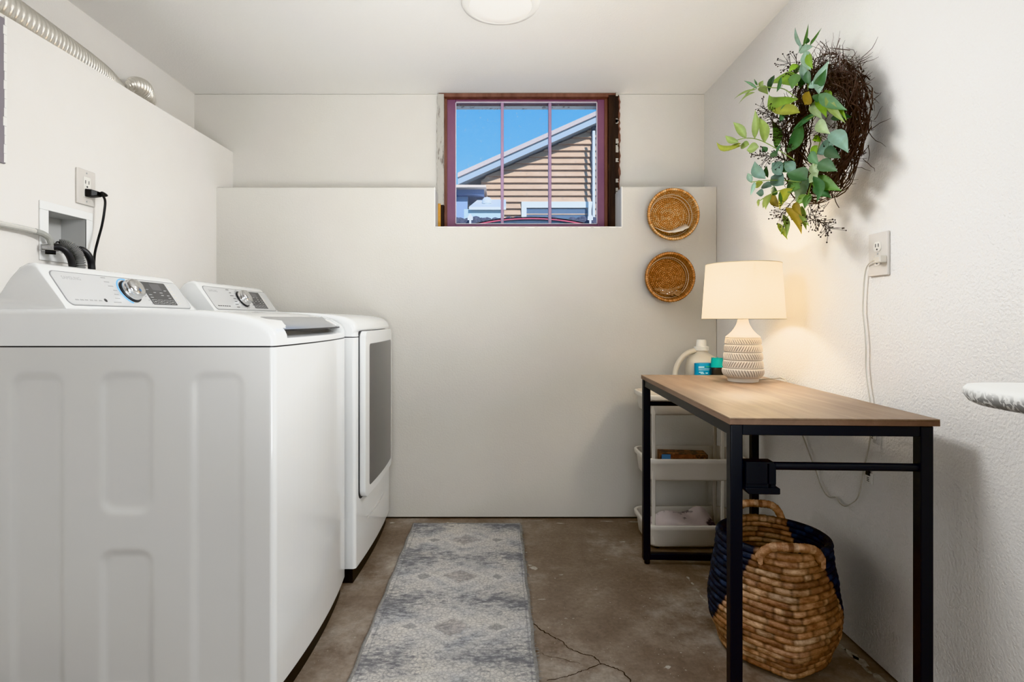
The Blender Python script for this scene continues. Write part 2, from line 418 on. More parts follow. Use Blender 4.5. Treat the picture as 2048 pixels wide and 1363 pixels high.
w = MB()                                        # left wall: upper plane, ledge and thick lower wall in one
w.box((XLU - .15, YF, 0), (XLU, YBU + .3, ZC))
zl = lambda y: ZLF - .0128 * (YBU - y)
PK = (1.783 + .034, 2.015 - .031, 1.226 + .031, 1.417 - .028)     # pocket for the laundry box
def wq(*ps): w.face([w.vert(p) for p in ps])
wq((XL, YF, .006), (XL, PK[0], .006), (XL, PK[0], zl(PK[0])), (XL, YF, zl(YF)))
wq((XL, PK[1], .006), (XL, YBU, .006), (XL, YBU, zl(YBU)), (XL, PK[1], zl(PK[1])))
wq((XL, PK[0], .006), (XL, PK[1], .006), (XL, PK[1], PK[2]), (XL, PK[0], PK[2]))
wq((XL, PK[0], PK[3]), (XL, PK[1], PK[3]), (XL, PK[1], zl(PK[1])), (XL, PK[0], zl(PK[0])))
wq((XL, YF, zl(YF)), (XL, YBU, zl(YBU)), (XLU, YBU, zl(YBU)), (XLU, YF, zl(YF)))
wq((XL, YF, .006), (XL, YBU, .006), (XLU, YBU, .006), (XLU, YF, .006))
w.build('wall_left', m_wall, kind='structure', smooth=0, org=(0, 0, 0))
w = MB(); nx0, nx1, nz = -.3275, .6425, 1.5145
w.prism([(XL - .05, .006), (XR, .006), (XR, ZL + .004), (nx1, ZL + .004), (nx1, nz), (nx0, nz), (nx0, ZL), (XL - .05, ZL)], (YB, YBU + .001), u=(1, 0, 0), v=(0, 0, 1), w=(0, 1, 0))
wx0, wx1 = -.318, .656
w.box((XLU - .1, YBU, 0), (wx0, YBU + .22, ZC)); w.box((wx1, YBU, 0), (XR + .1, YBU + .22, ZC)); w.box((wx0, YBU, 0), (wx1, YBU + .22, nz + .005))
w.build('wall_back', m_wall_cream, kind='structure', smooth=0, bevel=.005, org=(0, 0, 0))
MB().box((XL, YB + .01, -.001), (XR, YB + .06, .012)).build('gap_shade_1', m_blackgap, kind='structure', smooth=0)  # black strip painting shade into the gap under the back wall
w = MB(); w.box((XR, YF, .007), (XR + .15, YBU + .3, ZC))
w.build('wall_right', m_wall_rough, kind='structure', smooth=0, org=(0, 0, 0))
MB().box((XR + .012, YF, -.001), (XR + .06, YBU, .012)).build('gap_shade_2', m_blackgap, kind='structure', smooth=0)  # black strip painting shade into the gap under the right wall
MB().box((XLU - .15, YF - .15, 0), (XR + .15, YF, ZC)).build('wall_front', m_wall_dim, kind='structure', smooth=0, org=(0, 0, 0))

# ---------------------------------------------------------------- window
win = bpy.data.objects.new('window_1', None); COL.objects.link(win); win.location = (0.17, YBU, nz); ORG['window_1'] = Vector((0.17, YBU, nz)); win['kind'] = 'structure'
def jag(x0, x1, z0, z1, y0, y1, side, amp=.006, n=40):
    b = MB(); rings = []
    for k in range(n + 1):
        z = z0 + (z1 - z0) * k / n; j = R.uniform(-amp, amp * .3)
        a, c = (x0 + j, x1) if side == 'l' else (x0, x1 - j)
        rings.append([(a, y0, z), (c, y0, z), (c, y1, z), (a, y1, z)])
    return b.loft(rings)
YJ = YBU - .022
fy = YBU + .012
jag(-.332, -.297, 1.63, 2.268, YJ, YBU + .12, 'l').build('window_jamb', m_peel, win, smooth=0)
jag(-.328, -.297, 1.512, 1.66, YJ - .003, YBU + .12, 'l', .004).build('window_jamb', m_darkwood, win, smooth=0)
jag(-.337, -.313, 1.516, 1.665, YJ - .014, YJ - .004, 'l', .006, 22).build('foam_filler', m_foam, win, smooth=0)
jag(.606, .660, 1.512, 2.262, YJ, YBU + .12, 'r').build('window_jamb', m_darkwood, win, smooth=0)
jag(.652, .668, 1.60, 2.26, YJ + .006, YBU + .1, 'r', .006).build('window_jamb', m_brown, win, smooth=0)
for k in range(9):
    z = 1.62 + R.random() * .64
    jag(.645, .655, z, z + R.uniform(.015, .05), YJ - .003, YJ + .001, 'r', .006, 5).build('paint_flake', m_peel, win, smooth=0)
MB().box((-.325, YJ + .004, 2.254), (.655, YBU + .12, ZC - .002)).build('window_head', m_brown, win, smooth=0, bevel=.002)
gx0, gx1, gz0, gz1 = -.236, .551, 1.562, 2.241
b = MB(); b.box((-.297, fy, 1.512), (-.282, fy + .045, 2.254)); b.build('sash_stop', m_brown, win, smooth=0)
b = MB(); b.box((.590, fy, 1.512), (.606, fy + .045, 2.254)); b.build('sash_stop', m_brown, win, smooth=0)
b = MB(); fy2 = fy + .008
b.box((-.283, fy2, 1.516), (gx0, fy2 + .04, 2.254)); b.box((gx1, fy2, 1.516), (.592, fy2 + .04, 2.254)); b.box((gx0, fy2, 1.516), (gx1, fy2 + .04, gz0)); b.box((gx0, fy2, gz1), (gx1, fy2 + .04, 2.254))
b.build('sash', m_purple, win, smooth=0, bevel=.002)
b = MB(); e = .004
for lo, hi in (((gx0, gz0), (gx0 + e, gz1)), ((gx1 - e, gz0), (gx1, gz1)), ((gx0, gz0), (gx1, gz0 + e)), ((gx0, gz1 - e), (gx1, gz1))):
    b.box((lo[0], fy2 - .002, lo[1]), (hi[0], fy2 + .01, hi[1]))
b.build('glazing_edge', M('pale_putty', (214, 206, 214), .6), win, smooth=0)
mx = [(1004.5 - VX) * 3.11 / F, (1100 - VX) * 3.11 / F]
for x in mx:
    MB().box((x - .0085, fy2, gz0), (x + .0085, fy2 + .03, gz1)).build('muntin', m_muntin, win, smooth=0, bevel=.003)
for a, c in ((gx0, mx[0] - .0085), (mx[0] + .0085, mx[1] - .0085), (mx[1] + .0085, gx1)):
    MB().box((a, fy2 + .018, gz0), (c, fy2 + .021, gz1)).build('glass_pane', m_pane, win, smooth=0)
b = MB(); b.box((gx0 - .06, fy2 + .045, ZC - .012), (gx1 + .06, YBU + .2, ZC - .001)); b.build('outer_head_trim', M('chipped_white_paint', (240, 242, 244), .7, var=(30, (150, 150, 150), (1, 1, 1), (.55, .62))), win, smooth=0)
b = MB()                                         # torn white paint edge along the sill and notch
for k in range(60):
    x = nx0 + (nx1 - nx0) * k / 60
    b.box((x, YB - .0015, nz - R.uniform(.001, .006)), (x + .0165, YB + .004, nz + .0015))
b.box((nx0 - .004, YB - .0015, nz), (nx0 + .001, YB + .02, ZL)); b.box((nx1 - .001, YB - .0015, nz), (nx1 + .004, YB + .02, ZL + .004))
b.build('trim_3', m_trimwhite, kind='structure', smooth=0)

# ---------------------------------------------------------------- outside
m_siding = M('tan_lap_siding', (198, 170, 148), .8, var=(2.5, (186, 156, 134), (1, 1, 4)), bump=(20, .3, .01, (.3, 1, 3)))
m_fascia = M('blue_grey_fascia', (150, 166, 184), .6); m_roof = M('pale_shingle', (186, 172, 170), .8, bump=(30, .5, .02))
m_extwhite = M('exterior_white', (232, 236, 238), .6); m_extglass = M('house_window_glass', (92, 112, 140), .15); m_bluewall = M('shaded_blue_wall', (104, 124, 168), .8)
m_car = M('red_car_paint', (196, 70, 96), .25, coat=.8); m_carglass = M('car_glass', (70, 86, 110), .1); m_tyre = M('tyre', (28, 28, 28), .8)
m_hedge = M('dark_hedge', (60, 68, 88), .9, var=(14, (96, 98, 120)), bump=(20, 1., .05))
m_ground = M('yard_gravel', (140, 134, 124), .9, var=(3, (116, 110, 98)))
MB().box((-40, YBU + .4, 1.1), (40, 60, 1.3)).build('ground', m_ground, kind='structure', smooth=0)
MB().box((XLU - .15, YBU + .3, 0), (XR + .15, YBU + .42, 1.48)).build('wall_foundation', m_wall_dim, kind='structure', smooth=0)
GZ = 1.3
D = 14.0
house = thing('neighbor_house', 'tan lap-sided house gable with sloping grey eave seen through the window', 'house', (4.5, D + 3, GZ))
pA, pB = P(930, 372, D), P(1195, 254, D)          # underside of the eave
sl = (pB.z - pA.z) / (pB.x - pA.x)
RX = 6.2
roofz = lambda x: pA.z + sl * ((x if x < RX else 2 * RX - x) - pA.x)
b = MB(); bh = 12.8 * D / F
z = P(0, 443, D).z - 6 * bh
while z < roofz(RX):
    z1 = z + bh
    # board clipped by the eave on both sides
    xl = max(P(962, 0, D).x, pA.x + (z1 - pA.z) / sl) if z1 > pA.z else P(962, 0, D).x
    xl0 = max(P(962, 0, D).x, pA.x + (z - pA.z) / sl) if z > pA.z else P(962, 0, D).x
    xr, xr0 = 2 * RX - xl, 2 * RX - xl0
    if xl < RX:
        b.loft([[(xl0, D - .085, z), (xl0, D + .08, z), (xl, D + .08, z1), (xl, D, z1)], [(xr0, D - .085, z), (xr0, D + .08, z), (xr, D + .08, z1), (xr, D, z1)]])
    z = z1
b.build('siding', m_siding, house, smooth=0)
b = MB(); xl = P(962, 0, D).x
b.prism([(xl, GZ), (2 * RX - xl, GZ), (2 * RX - xl, roofz(xl)), (RX, roofz(RX)), (xl, roofz(xl))], (D + .1, D + 6), u=(1, 0, 0), v=(0, 0, 1), w=(0, 1, 0))
b.build('house_body', m_siding, house, smooth=0)
ov = .45
for s_ in (0, 1):
    x0, x1 = (pA.x - .15, RX) if s_ == 0 else (RX, 2 * RX - pA.x + .15)
    f0, f1 = roofz(x0), roofz(x1)
    if s_ == 0: f0 = pA.z - sl * .15
    else: f1 = pA.z - sl * .15
    MB().prism([(x0, f0), (x1, f1), (x1, f1 + .16), (x0, f0 + .16)], (D - ov, D - ov + .05), u=(1, 0, 0), v=(0, 0, 1), w=(0, 1, 0)).build('fascia_board', m_fascia, house, smooth=0)
    MB().prism([(x0, f0 + .16), (x1, f1 + .16), (x1, f1 + .27), (x0, f0 + .27)], (D - ov - .06, D + 6.5), u=(1, 0, 0), v=(0, 0, 1), w=(0, 1, 0)).build('roof_slope', m_roof, house, smooth=0)
    MB().prism([(x0, f0 + .04), (x1, f1 + .04), (x1, f1 + .1), (x0, f0 + .1)], (D - ov + .05, D), u=(1, 0, 0), v=(0, 0, 1), w=(0, 1, 0)).build('soffit', m_fascia, house, smooth=0)
def hb(px0, px1, py0, py1, d0, d1):
    a, c = P(px0, py1, d0), P(px1, py0, d0)
    return MB().box((a.x, d0, a.z), (c.x, d1, c.z))
wf = hb(1043, 1186, 403, 415, D - .12, D); 
for args in ((1043, 1053, 415, 446), (1176, 1186, 415, 446)):
    a, c = P(args[0], args[3], D - .12), P(args[1], args[2], D - .12); wf.box((a.x, D - .12, a.z), (c.x, D, c.z))
wfo = wf.build('window_trim', m_extwhite, house, smooth=0)
hb(1053, 1176, 415, 446, D - .07, D).build('window_glass', m_extglass, house, smooth=0)
a = P(1187, 246, D - .6)
MB().tube([P(1187.5, 262, D - .5), (P(1187.5, 262, D - .5).x, D - .5, GZ)], .035, 8).build('white_downpipe', m_extwhite, house)
cb = MB(); cb.tube(spline([P(1186 + R.uniform(-1.5, 1.5), y, D - .09) for y in range(240, 440, 14)], 3), .05, 6); cb.build('dark_conduit', M('dark_conduit', (66, 72, 92), .7), house)

porch = thing('neighbor_porch', 'low porch roof with pale edge and shaded blue wall beside the tan gable', 'porch', (P(900, 0, 12.9).x, 13.3, GZ))
a, c = P(840, 376, 12.3), P(972, 366, 12.3)
MB().loft([[(a.x - 2, 12.3, a.z), (a.x - 2, 13.8, a.z), (a.x - 2, 13.8, c.z + .1), (a.x - 2, 12.3, c.z)], [(c.x, 12.3, a.z + .02), (c.x, 13.8, a.z + .02), (c.x, 13.8, c.z + .05), (c.x, 12.3, c.z - .04)]]).build('porch_roof', M('tan_gutter', (206, 188, 176), .7), porch, smooth=0)
hb(820, 968, 376, 389, 12.5, 13.6).build('porch_beam', m_bluewall, porch, smooth=0)
hb(820, 926, 389, 460, 12.9, 13.6).build('porch_wall', m_bluewall, porch, smooth=0)
MB().prism([(P(905, 0, 12.7).x, GZ), (P(926, 0, 12.7).x, GZ), (P(936, 0, 12.7).x, P(0, 385, 12.7).z), (P(905, 0, 12.7).x, P(0, 385, 12.7).z)], (12.7, 12.9), u=(1, 0, 0), v=(0, 0, 1), w=(0, 1, 0)).build('porch_post', M('pale_blue_post', (140, 165, 205), .7), porch, smooth=0)
shed = thing('white_shed', 'small white shed with roof vent in front of the tan house', 'shed', (P(975, 0, 12).x, 12.2, GZ))
hb(928, 1008, 418, 450, 11.9, 12.6).build('shed_wall', M('pale_aqua_wall', (196, 220, 232), .7), shed, smooth=0)
a, c, e_, g = P(938, 419, 11.8), P(1012, 419, 11.8), P(956, 404, 12.75), P(1012, 404, 12.75)
MB().loft([[a, c, c + Vector((0, 0, .06)), a + Vector((0, 0, .06))], [e_, g, g + Vector((0, 0, .06)), e_ + Vector((0, 0, .06))]]).build('shed_roof', m_extwhite, shed, smooth=0)
c = P(974, 412, 12.2); MB().lathe([(.06, 0), (.06, .05), (.1, .06), (.11, .12), (.07, .18), (.0, .2)], c, 14).build('roof_vent', m_extwhite, shed)
for i, (px, top, dd, lab) in enumerate(((940.5, 424, 10.95, 'short white garden stake left of the white shed'), (1180.5, 424, 10.95, 'short white garden stake in the hedge under the white downpipe'))):
    t_, b_ = P(px, top, dd), P(px, 440, dd)
    s_ = MB(); s_.box((b_.x - .018, dd - .01, GZ), (b_.x + .018, dd + .01, b_.z)); s_.prism([(-.05, 0), (.05, 0), (.05, .06), (0, .13), (-.05, .06)], (-.012, .012), (b_.x, dd, b_.z), (1, 0, 0), (0, 0, 1), (0, 1, 0))
    tag(s_.build('garden_stake', m_extwhite, smooth=0), lab, 'stake', 'white garden stakes')
hg = MB()
for k in range(90):
    x = -2.2 + k * .055; rr = R.uniform(.09, .14)
    hg.sphere((x, 11.3 + R.uniform(-.1, .1), P(0, 434, 11.3).z - rr + R.uniform(-.05, .02)), rr, 7, 5)
hg.box((-2.2, 11.1, GZ), (2.7, 11.5, P(0, 436, 11.3).z - .05))
tag(hg.build('hedge', m_hedge), 'low dark hedge row behind the red car', 'hedge')
# car, seen from the side; only its roof shows over the sill
CD = 8.8; cz = P(0, 432, CD).z; cx = P(1062, 0, CD).x
car = thing('car', 'red car parked outside, only its curved roof and dark windows above the sill', 'car', (cx, CD + .85, GZ))
hh = cz - GZ
prof = [(-2.2, .3), (2.2, .3), (2.25, .62), (2.05, .78), (1.35, .86)]
arc = [(1.28 - 2.5 * k / 16, 0) for k in range(17)]
roof = [(x, .86 + (hh - .86) * (1 - (abs(x - .0) / 1.30) ** 2.1)) for x, _ in arc]
body = [(-2.2, .28), (2.2, .28), (2.25, .6), (2.0, .8), (1.3, .9), (-1.3, .9), (-2.1, .84), (-2.25, .6)]
cu_ = dict(u=(1, 0, 0), v=(0, 0, 1), w=(0, 1, 0))
MB().prism(body, (0, 1.7), (cx, CD, GZ), **cu_).build('car_body', m_car, car, bevel=.04)
top_o = [(1.32 * math.cos(PI * k / 24), .88 + (hh - .88) * math.sin(PI * k / 24) ** .85) for k in range(25)]
inn = [(x * .94, .88 + (z_ - .88) * .92) for x, z_ in top_o]
rb = MB()
for yy0, yy1 in ((.05, .12), (1.58, 1.65)):
    for k in range(24):
        q = [top_o[k], top_o[k + 1], inn[k + 1], inn[k]]
        rb.prism(q, (yy0, yy1), (cx, CD, GZ), **cu_)
for k in range(24):
    rb.prism([top_o[k], top_o[k + 1], (top_o[k + 1][0], top_o[k + 1][1] - .02), (top_o[k][0], top_o[k][1] - .02)], (.05, 1.65), (cx, CD, GZ), **cu_)
rb.build('car_roof', m_car, car, smooth=50)
MB().prism(inn, (.09, 1.6), (cx, CD, GZ), **cu_).build('car_windows', m_carglass, car, smooth=0)
for x_ in (-.25, .55):
    MB().box((cx + x_ - .02, CD + .06, GZ + .88), (cx + x_ + .02, CD + .10, GZ + hh * .93)).build('car_pillar', m_tyre, car, smooth=0)
for x_ in (-1.4, 1.4):
    for y_ in (.1, 1.6):
        MB().lathe([(.0, -.1), (.31, -.1), (.33, -.06), (.33, .06), (.31, .1), (0, .1)], (cx + x_, CD + y_, GZ + .33), 20, axis=(0, 1, 0)).build('wheel', m_tyre, car)

# ---------------------------------------------------------------- laundry machines
def front_x(Y, y0, y1, xf, bow, r=.013):
    t = (Y - (y0 + y1) / 2) / ((y1 - y0) / 2)
    x = xf + bow * (1 - t * t)
    e_ = min(Y - y0, y1 - Y)
    if e_ < r: x -= r - math.sqrt(max(0, r * r - (r - e_) ** 2))
    return x
def slices(y0, y1, r=.013, n=22):
    ys = [y0 + r * (1 - math.cos(PI / 2 * k / 6)) for k in range(7)]
    ys += [y0 + r + (y1 - y0 - 2 * r) * k / n for k in range(1, n)]
    ys += [y1 - r * (1 - math.cos(PI / 2 * k / 6)) for k in range(6, -1, -1)]
    return ys
XBK = -1.39
def machine(kind, y0, y1, xf, dx):
    washer = kind == 'washer'
    root = thing('washing_machine' if washer else 'clothes_dryer',
                 'white top-loading washing machine with embossed side panel, nearest the camera' if washer else 'white front-door clothes dryer with dark door glass, between washing machine and back wall',
                 'washing machine' if washer else 'dryer', ((XBK + xf) / 2, (y0 + y1) / 2, 0))
    bow = .02 if washer else .012
    ys = slices(y0, y1); fx = lambda Y: front_x(Y, y0, y1, xf, bow)
    zb, zs = .062, .966
    # toe base
    b = MB(); ins = .016
    b.loft([[(XBK + .02, min(max(Y, y0 + ins), y1 - ins), z) for z in (.0, zb + .01)][::1] + [(fx(Y) - ins, min(max(Y, y0 + ins), y1 - ins), z) for z in (zb + .01, .0)] for Y in ys])
    b.build('toe_base', m_black, root)
    # cabinet
    b = MB()
    for i in range(len(ys) - 1):
        A, B = ys[i], ys[i + 1]
        q = [b.vert(p) for p in ((fx(A), A, zb), (fx(B), B, zb), (fx(B), B, zs - .002), (fx(A), A, zs - .002))]; b.face(q)
    xc = fx(y0)
    q = [b.vert(p) for p in ((XBK, y1, zb), (fx(y1), y1, zb), (fx(y1), y1, zs - .002), (XBK, y1, zs - .002))]; b.face(q)
    q = [b.vert(p) for p in ((XBK, y0, zb), (XBK, y1, zb), (XBK, y1, zs - .002), (XBK, y0, zs - .002))]; b.face(q)
    for z in (zb, zs - .002):
        b.face([b.vert(p) for p in [(fx(Y), Y, z) for Y in ys] + [(XBK, y1, z), (XBK, y0, z)]])
    if not washer:
        q = [b.vert(p) for p in ((XBK, y0, zb), (xc, y0, zb), (xc, y0, zs - .002), (XBK, y0, zs - .002))]; b.face(q)
    b.build('cabinet', m_enamel, root, smooth=50)
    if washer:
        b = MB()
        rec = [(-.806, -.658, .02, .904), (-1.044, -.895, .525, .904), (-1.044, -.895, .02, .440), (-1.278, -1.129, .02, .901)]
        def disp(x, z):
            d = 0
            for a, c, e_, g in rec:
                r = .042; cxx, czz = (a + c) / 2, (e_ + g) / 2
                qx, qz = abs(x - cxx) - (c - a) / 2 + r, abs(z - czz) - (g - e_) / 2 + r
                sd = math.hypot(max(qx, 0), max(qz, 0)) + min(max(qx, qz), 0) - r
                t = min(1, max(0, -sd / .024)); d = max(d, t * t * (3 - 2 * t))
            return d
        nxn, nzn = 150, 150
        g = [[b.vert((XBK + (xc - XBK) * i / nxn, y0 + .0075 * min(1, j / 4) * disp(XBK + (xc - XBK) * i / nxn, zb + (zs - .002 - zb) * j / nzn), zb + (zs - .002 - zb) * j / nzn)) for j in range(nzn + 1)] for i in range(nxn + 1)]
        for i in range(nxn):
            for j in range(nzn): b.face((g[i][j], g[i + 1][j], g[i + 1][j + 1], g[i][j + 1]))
        b.build('side_panel', m_enamel_shaded, root, smooth=80)
    # seam shadow gap
    b = MB(); b.loft([[(XBK + .005, Y, zs - .004), (fx(Y) - .002, Y, zs - .004), (fx(Y) - .002, Y, zs + .005), (XBK + .005, Y, zs + .005)] for Y in [y0 + .002] + ys[1:-1] + [y1 - .002]])
    b.build('seam_gap', m_blackrub, root)
    # top cover
    zt = zs + .0018
    full = [(0, zt), (0, .985), (.0015, .996), (.006, 1.006), (.014, 1.015), (.026, 1.024), (.05, 1.036), (.085, 1.047), (.13, 1.055), (.19, 1.060), (.30, 1.0645), (.52, 1.066), (.80, 1.066)]
    mid = [(0, zt), (0, .981), (.002, .984), (.006, .986), (.03, .988), (.04, .992), (.05, 1.0), (.056, 1.02), (.13, 1.03), (.19, 1.03), (.30, 1.03), (.52, 1.0645), (.80, 1.066)]
    if not washer:
        full = [(.012, .985), (0.004, .988), (.0, .994), (.0, 1.002), (.003, 1.013), (.010, 1.024), (.022, 1.034), (.045, 1.044), (.09, 1.053), (.16, 1.060), (.30, 1.065), (.52, 1.066), (.80, 1.066)]
        full = [(0, zt)] + full[1:]
    tot = .80
    def prof(p, Y):
        f = fx(Y); e_ = min(Y - y0, y1 - Y); rr = .016
        drop = 0 if e_ >= rr else rr - math.sqrt(max(0, rr * rr - (rr - e_) ** 2))
        out = []
        for a, z in p:
            x = f + (XBK - f) * a / tot
            out.append((x, Y, max(zt, z - (drop if z > zt + .02 else 0))))
        out.append((XBK, Y, zt)); return out
    oy0, oy1 = y0 + .068, y1 - .045
    b = MB()
    if washer:
        ya = [y for y in ys if y < oy0] + [oy0]; ym = [oy0] + [y for y in ys if oy0 < y < oy1] + [oy1]; yc = [oy1] + [y for y in ys if y > oy1]
        b.loft([prof(full, Y) for Y in ya] + [prof(mid, Y) for Y in ym] + [prof(full, Y) for Y in yc])
    else:
        b.loft([prof(full, Y) for Y in ys])
    b.build('top_cover', m_enamel, root, smooth=50)
    if washer:
        b = MB(); gy = [oy0 + .004 + (oy1 - oy0 - .008) * k / 16 for k in range(17)]
        b.loft([[(fx(Y) + (XBK - fx(Y)) * a / tot, Y, z) for a, z in ((.0125, 1.0045), (.0125, 1.0088), (.05, 1.0088), (.05, 1.0045))] for Y in gy])
        b.build('grip_shade', m_blackrub, root, smooth=50)  # black strip paints the shade in the hollow below the lid grip
        lid = [(.022, 1.013), (.026, 1.018), (.05, 1.0335), (.085, 1.045), (.13, 1.0535), (.19, 1.0595), (.30, 1.064), (.50, 1.0655), (.50, 1.05), (.19, 1.045), (.085, 1.033), (.05, 1.022), (.026, 1.010)]
        b = MB(); ly = [oy0 + .003 + (oy1 - oy0 - .006) * k / 14 for k in range(15)]
        b.loft([[(fx(Y) + (XBK - fx(Y)) * a / tot, Y, z) for a, z in lid] for Y in ly])
        lido = b.build('lid', m_enamel, root, smooth=50, bevel=.0015)
        hs = [(.014, 1.009), (.018, 1.0165), (.05, 1.0355), (.075, 1.0445), (.075, 1.040), (.05, 1.030), (.018, 1.009)]
        b = MB(); ly = [oy0 + .006 + (oy1 - oy0 - .012) * k / 20 for k in range(21)]
        def hx(Y, a):
            t = (Y - (oy0 + oy1) / 2) / ((oy1 - oy0) / 2)
            a2 = a + .012 * t ** 4 if a < .06 else a
            return fx(Y) + (XBK - fx(Y)) * a2 / tot
        b.loft([[(hx(Y, a), Y, z) for a, z in hs] for Y in ly])
        b.build('lid_handle', m_silver, lido, smooth=50, label='brushed silver grip along the lid front')
    # console
    cy0, cy1 = y0 + .012, y1 - .018
    cp = [(-1.128, 1.058), (-1.138, 1.068), (-1.145, 1.080), (-1.207, 1.172), (-1.215, 1.182), (-1.228, 1.188), (-1.245, 1.187), (-1.262, 1.178), (-1.285, 1.150), (-1.315, 1.100), (-1.345, 1.072), (-1.385, 1.058)]
    b = MB(); rings = []
    cs = [cy0 + .018 * (1 - math.cos(PI / 2 * k / 5)) for k in range(6)] + [cy0 + .1, cy1 - .1] + [cy1 - .05 * (1 - math.cos(PI / 2 * k / 6)) for k in range(6, -1, -1)]
    for Y in cs:
        dn = (cy0 + .018 - Y) / .018 if Y < cy0 + .018 else ((Y - cy1 + .05) / .05 if Y > cy1 - .05 else 0)
        dropz = (.012 if Y < cy0 + .1 else .045) * (1 - math.sqrt(max(0, 1 - dn * dn)))
        rings.append([(x + dx - (dropz * .0), Y, max(1.056, z - dropz * max(0, (z - 1.075) / .11))) for x, z in cp])
    b.loft(rings); con = b.build('console', m_enamel, root, smooth=50)
    O = Vector((-1.145 + dx, 0, 1.080)); V = (Vector((-1.207 + dx, 0, 1.172)) - O); L = V.length; V.normalize(); U = Vector((0, 1, 0)); N = U.cross(V)
    S = lambda u, v, n=0: O + U * (y0 + u) + V * v + N * n
    def plate(poly, n0, n1, name, m, par): 
        return MB().prism(poly, (n0, n1), O + U * y0, U, V, N).build(name, m, par)
    W = y1 - y0
    pn = plate(rrect(.034, W - .048, -.004, L - .006, .018), -.002, .0015, 'control_panel', m_panel, con)
    plate(rrect(.031, W - .045, -.007, L - .003, .02), -.002, .0006, 'panel_rim', m_printrim, con)
    # knob
    ku, kv = .322, .052
    MB().lathe([(.0, .0), (.041, .0), (.041, .004), (.038, .006), (.0, .006)], S(ku, kv, .001), 36, axis=N).build('dial_base', m_blackrub, con)
    MB().lathe([(.036, .004), (.0355, .016), (.034, .019), (.0345, .021), (.033, .028), (.027, .034), (.016, .0375), (0, .0385)], S(ku, kv, .001), 40, axis=N).build('dial', m_chrome, con)
    if washer:
        pts = [S(ku, kv, .002) + (U * math.cos(a) + V * math.sin(a)) * .048 for a in [math.radians(75 + 170 * k / 24) for k in range(25)]]
        MB().tube(pts, .0022, 6).build('dial_light_ring', m_blue, con)
    b = MB()
    for k in range(7):                          # faint legends around the dial
        for sd in (-1, 1):
            u_ = ku + sd * (.058 + .006 * abs(k - 3)); v_ = kv + .045 - k * .015
            if .004 < v_ < L - .012:
                wv = R.uniform(.016, .034); a_ = u_ if sd > 0 else u_ - wv
                if sd > 0: wv *= .45
                b.prism([(a_, v_), (a_ + wv, v_), (a_ + wv, v_ + .0028), (a_, v_ + .0028)], (.0015, .0019), O + U * y0, U, V, N)
    if not washer:
        for k in range(26):
            a = math.radians(90 + 250 * k / 25); r0, r1 = .042, .047 + .004 * (k % 2)
            c_, s_ = math.cos(a), math.sin(a)
            b.prism([(ku + c_ * r0 - s_ * .0006, kv + s_ * r0 + c_ * .0006), (ku + c_ * r1 - s_ * .0006, kv + s_ * r1 + c_ * .0006), (ku + c_ * r1 + s_ * .0006, kv + s_ * r1 - c_ * .0006), (ku + c_ * r0 + s_ * .0006, kv + s_ * r0 - c_ * .0006)], (.0015, .0019), O + U * y0, U, V, N)
    for k in range(6):
        u_ = .062 + k * .018
        b.prism([(u_, .010), (u_ + R.uniform(.009, .015), .010), (u_ + .012, .014), (u_, .014)], (.0015, .0019), O + U * y0, U, V, N)
    b.build('panel_legend', m_print if washer else m_printdark, con, smooth=0)
    text('SAMSUNG', .0155, S(.066, L - .030, .0013), U, V, m_printlight, 'panel_lettering', con)
    if washer:
        MB().lathe([(0, 0), (.006, 0), (.006, .0008), (0, .0008)], S(.182, .014, .0012), 16, axis=N).build('panel_symbol', m_printdark, con)
    # display
    du0, du1 = .405, .545
    dp = plate(rrect(du0, du1, .006, L - .012, .004, 3), .0010, .0022, 'display_panel', m_display, con)
    plate(rrect(du0 + .045, du1 - .04, L - .045, L - .018, .002, 2), .002, .0026, 'display_screen', M('display_screen_grey', (104, 104, 106), .2), con)
    b = MB()
    for r_ in range(4):
        for k in range(4):
            if R.random() < .25: continue
            u_ = du0 + .008 + k * .034; v_ = .034 + r_ * .0105
            b.prism([(u_, v_), (u_ + R.uniform(.01, .02), v_), (u_ + .015, v_ + .0022), (u_, v_ + .0022)], (.0022, .0026), O + U * y0, U, V, N)
    for k in range(4):
        u_ = du0 + .007 + k * .033; t_ = .0009
        for q in ((u_, u_ + .026, .010, .010 + t_), (u_, u_ + .026, .025, .025 + t_), (u_, u_ + t_, .010, .026), (u_ + .026 - t_, u_ + .026, .010, .026), (u_ + .007, u_ + .019, .0165, .019)):
            b.prism([(q[0], q[2]), (q[1], q[2]), (q[1], q[3]), (q[0], q[3])], (.0022, .0026), O + U * y0, U, V, N)
    b.build('display_print', m_printlight, con, smooth=0)
    b = MB()
    for k in range(7):
        v_ = .012 + k * .013; b.prism([(du1 + .010, v_), (du1 + .026, v_), (du1 + .026, v_ + .004), (du1 + .010, v_ + .004)], (.0015, .0022), O + U * y0, U, V, N)
    b.build('side_buttons', m_outletw, con, smooth=0)
    if not washer:
        a0, a1 = y0 + .042, y1 - .118
        rr = .03
        def bowed(ya, yb, za, zc, xb, xf_, r, name, m, par, bev=0, bow2=.012):
            b = MB(); yy = slices(ya, yb, r, 18); rings = []
            for Y in yy:
                e_ = min(Y - ya, yb - Y); dz = 0 if e_ >= r else r - math.sqrt(max(0, r * r - (r - e_) ** 2))
                t = (Y - (ya + yb) / 2) / ((yb - ya) / 2); bo = bow2 * (1 - t * t)
                rings.append([(xb, Y, za + dz), (xf_ + bo, Y, za + dz), (xf_ + bo, Y, zc - dz), (xb, Y, zc - dz)])
            return b.loft(rings).build(name, m, par, smooth=40, bevel=bev)
        bowed(a0 - .006, a1 + .006, .318, .990, xf - .06, xf + .004, .03, 'door_gap', m_blackrub, root, 0, .012)
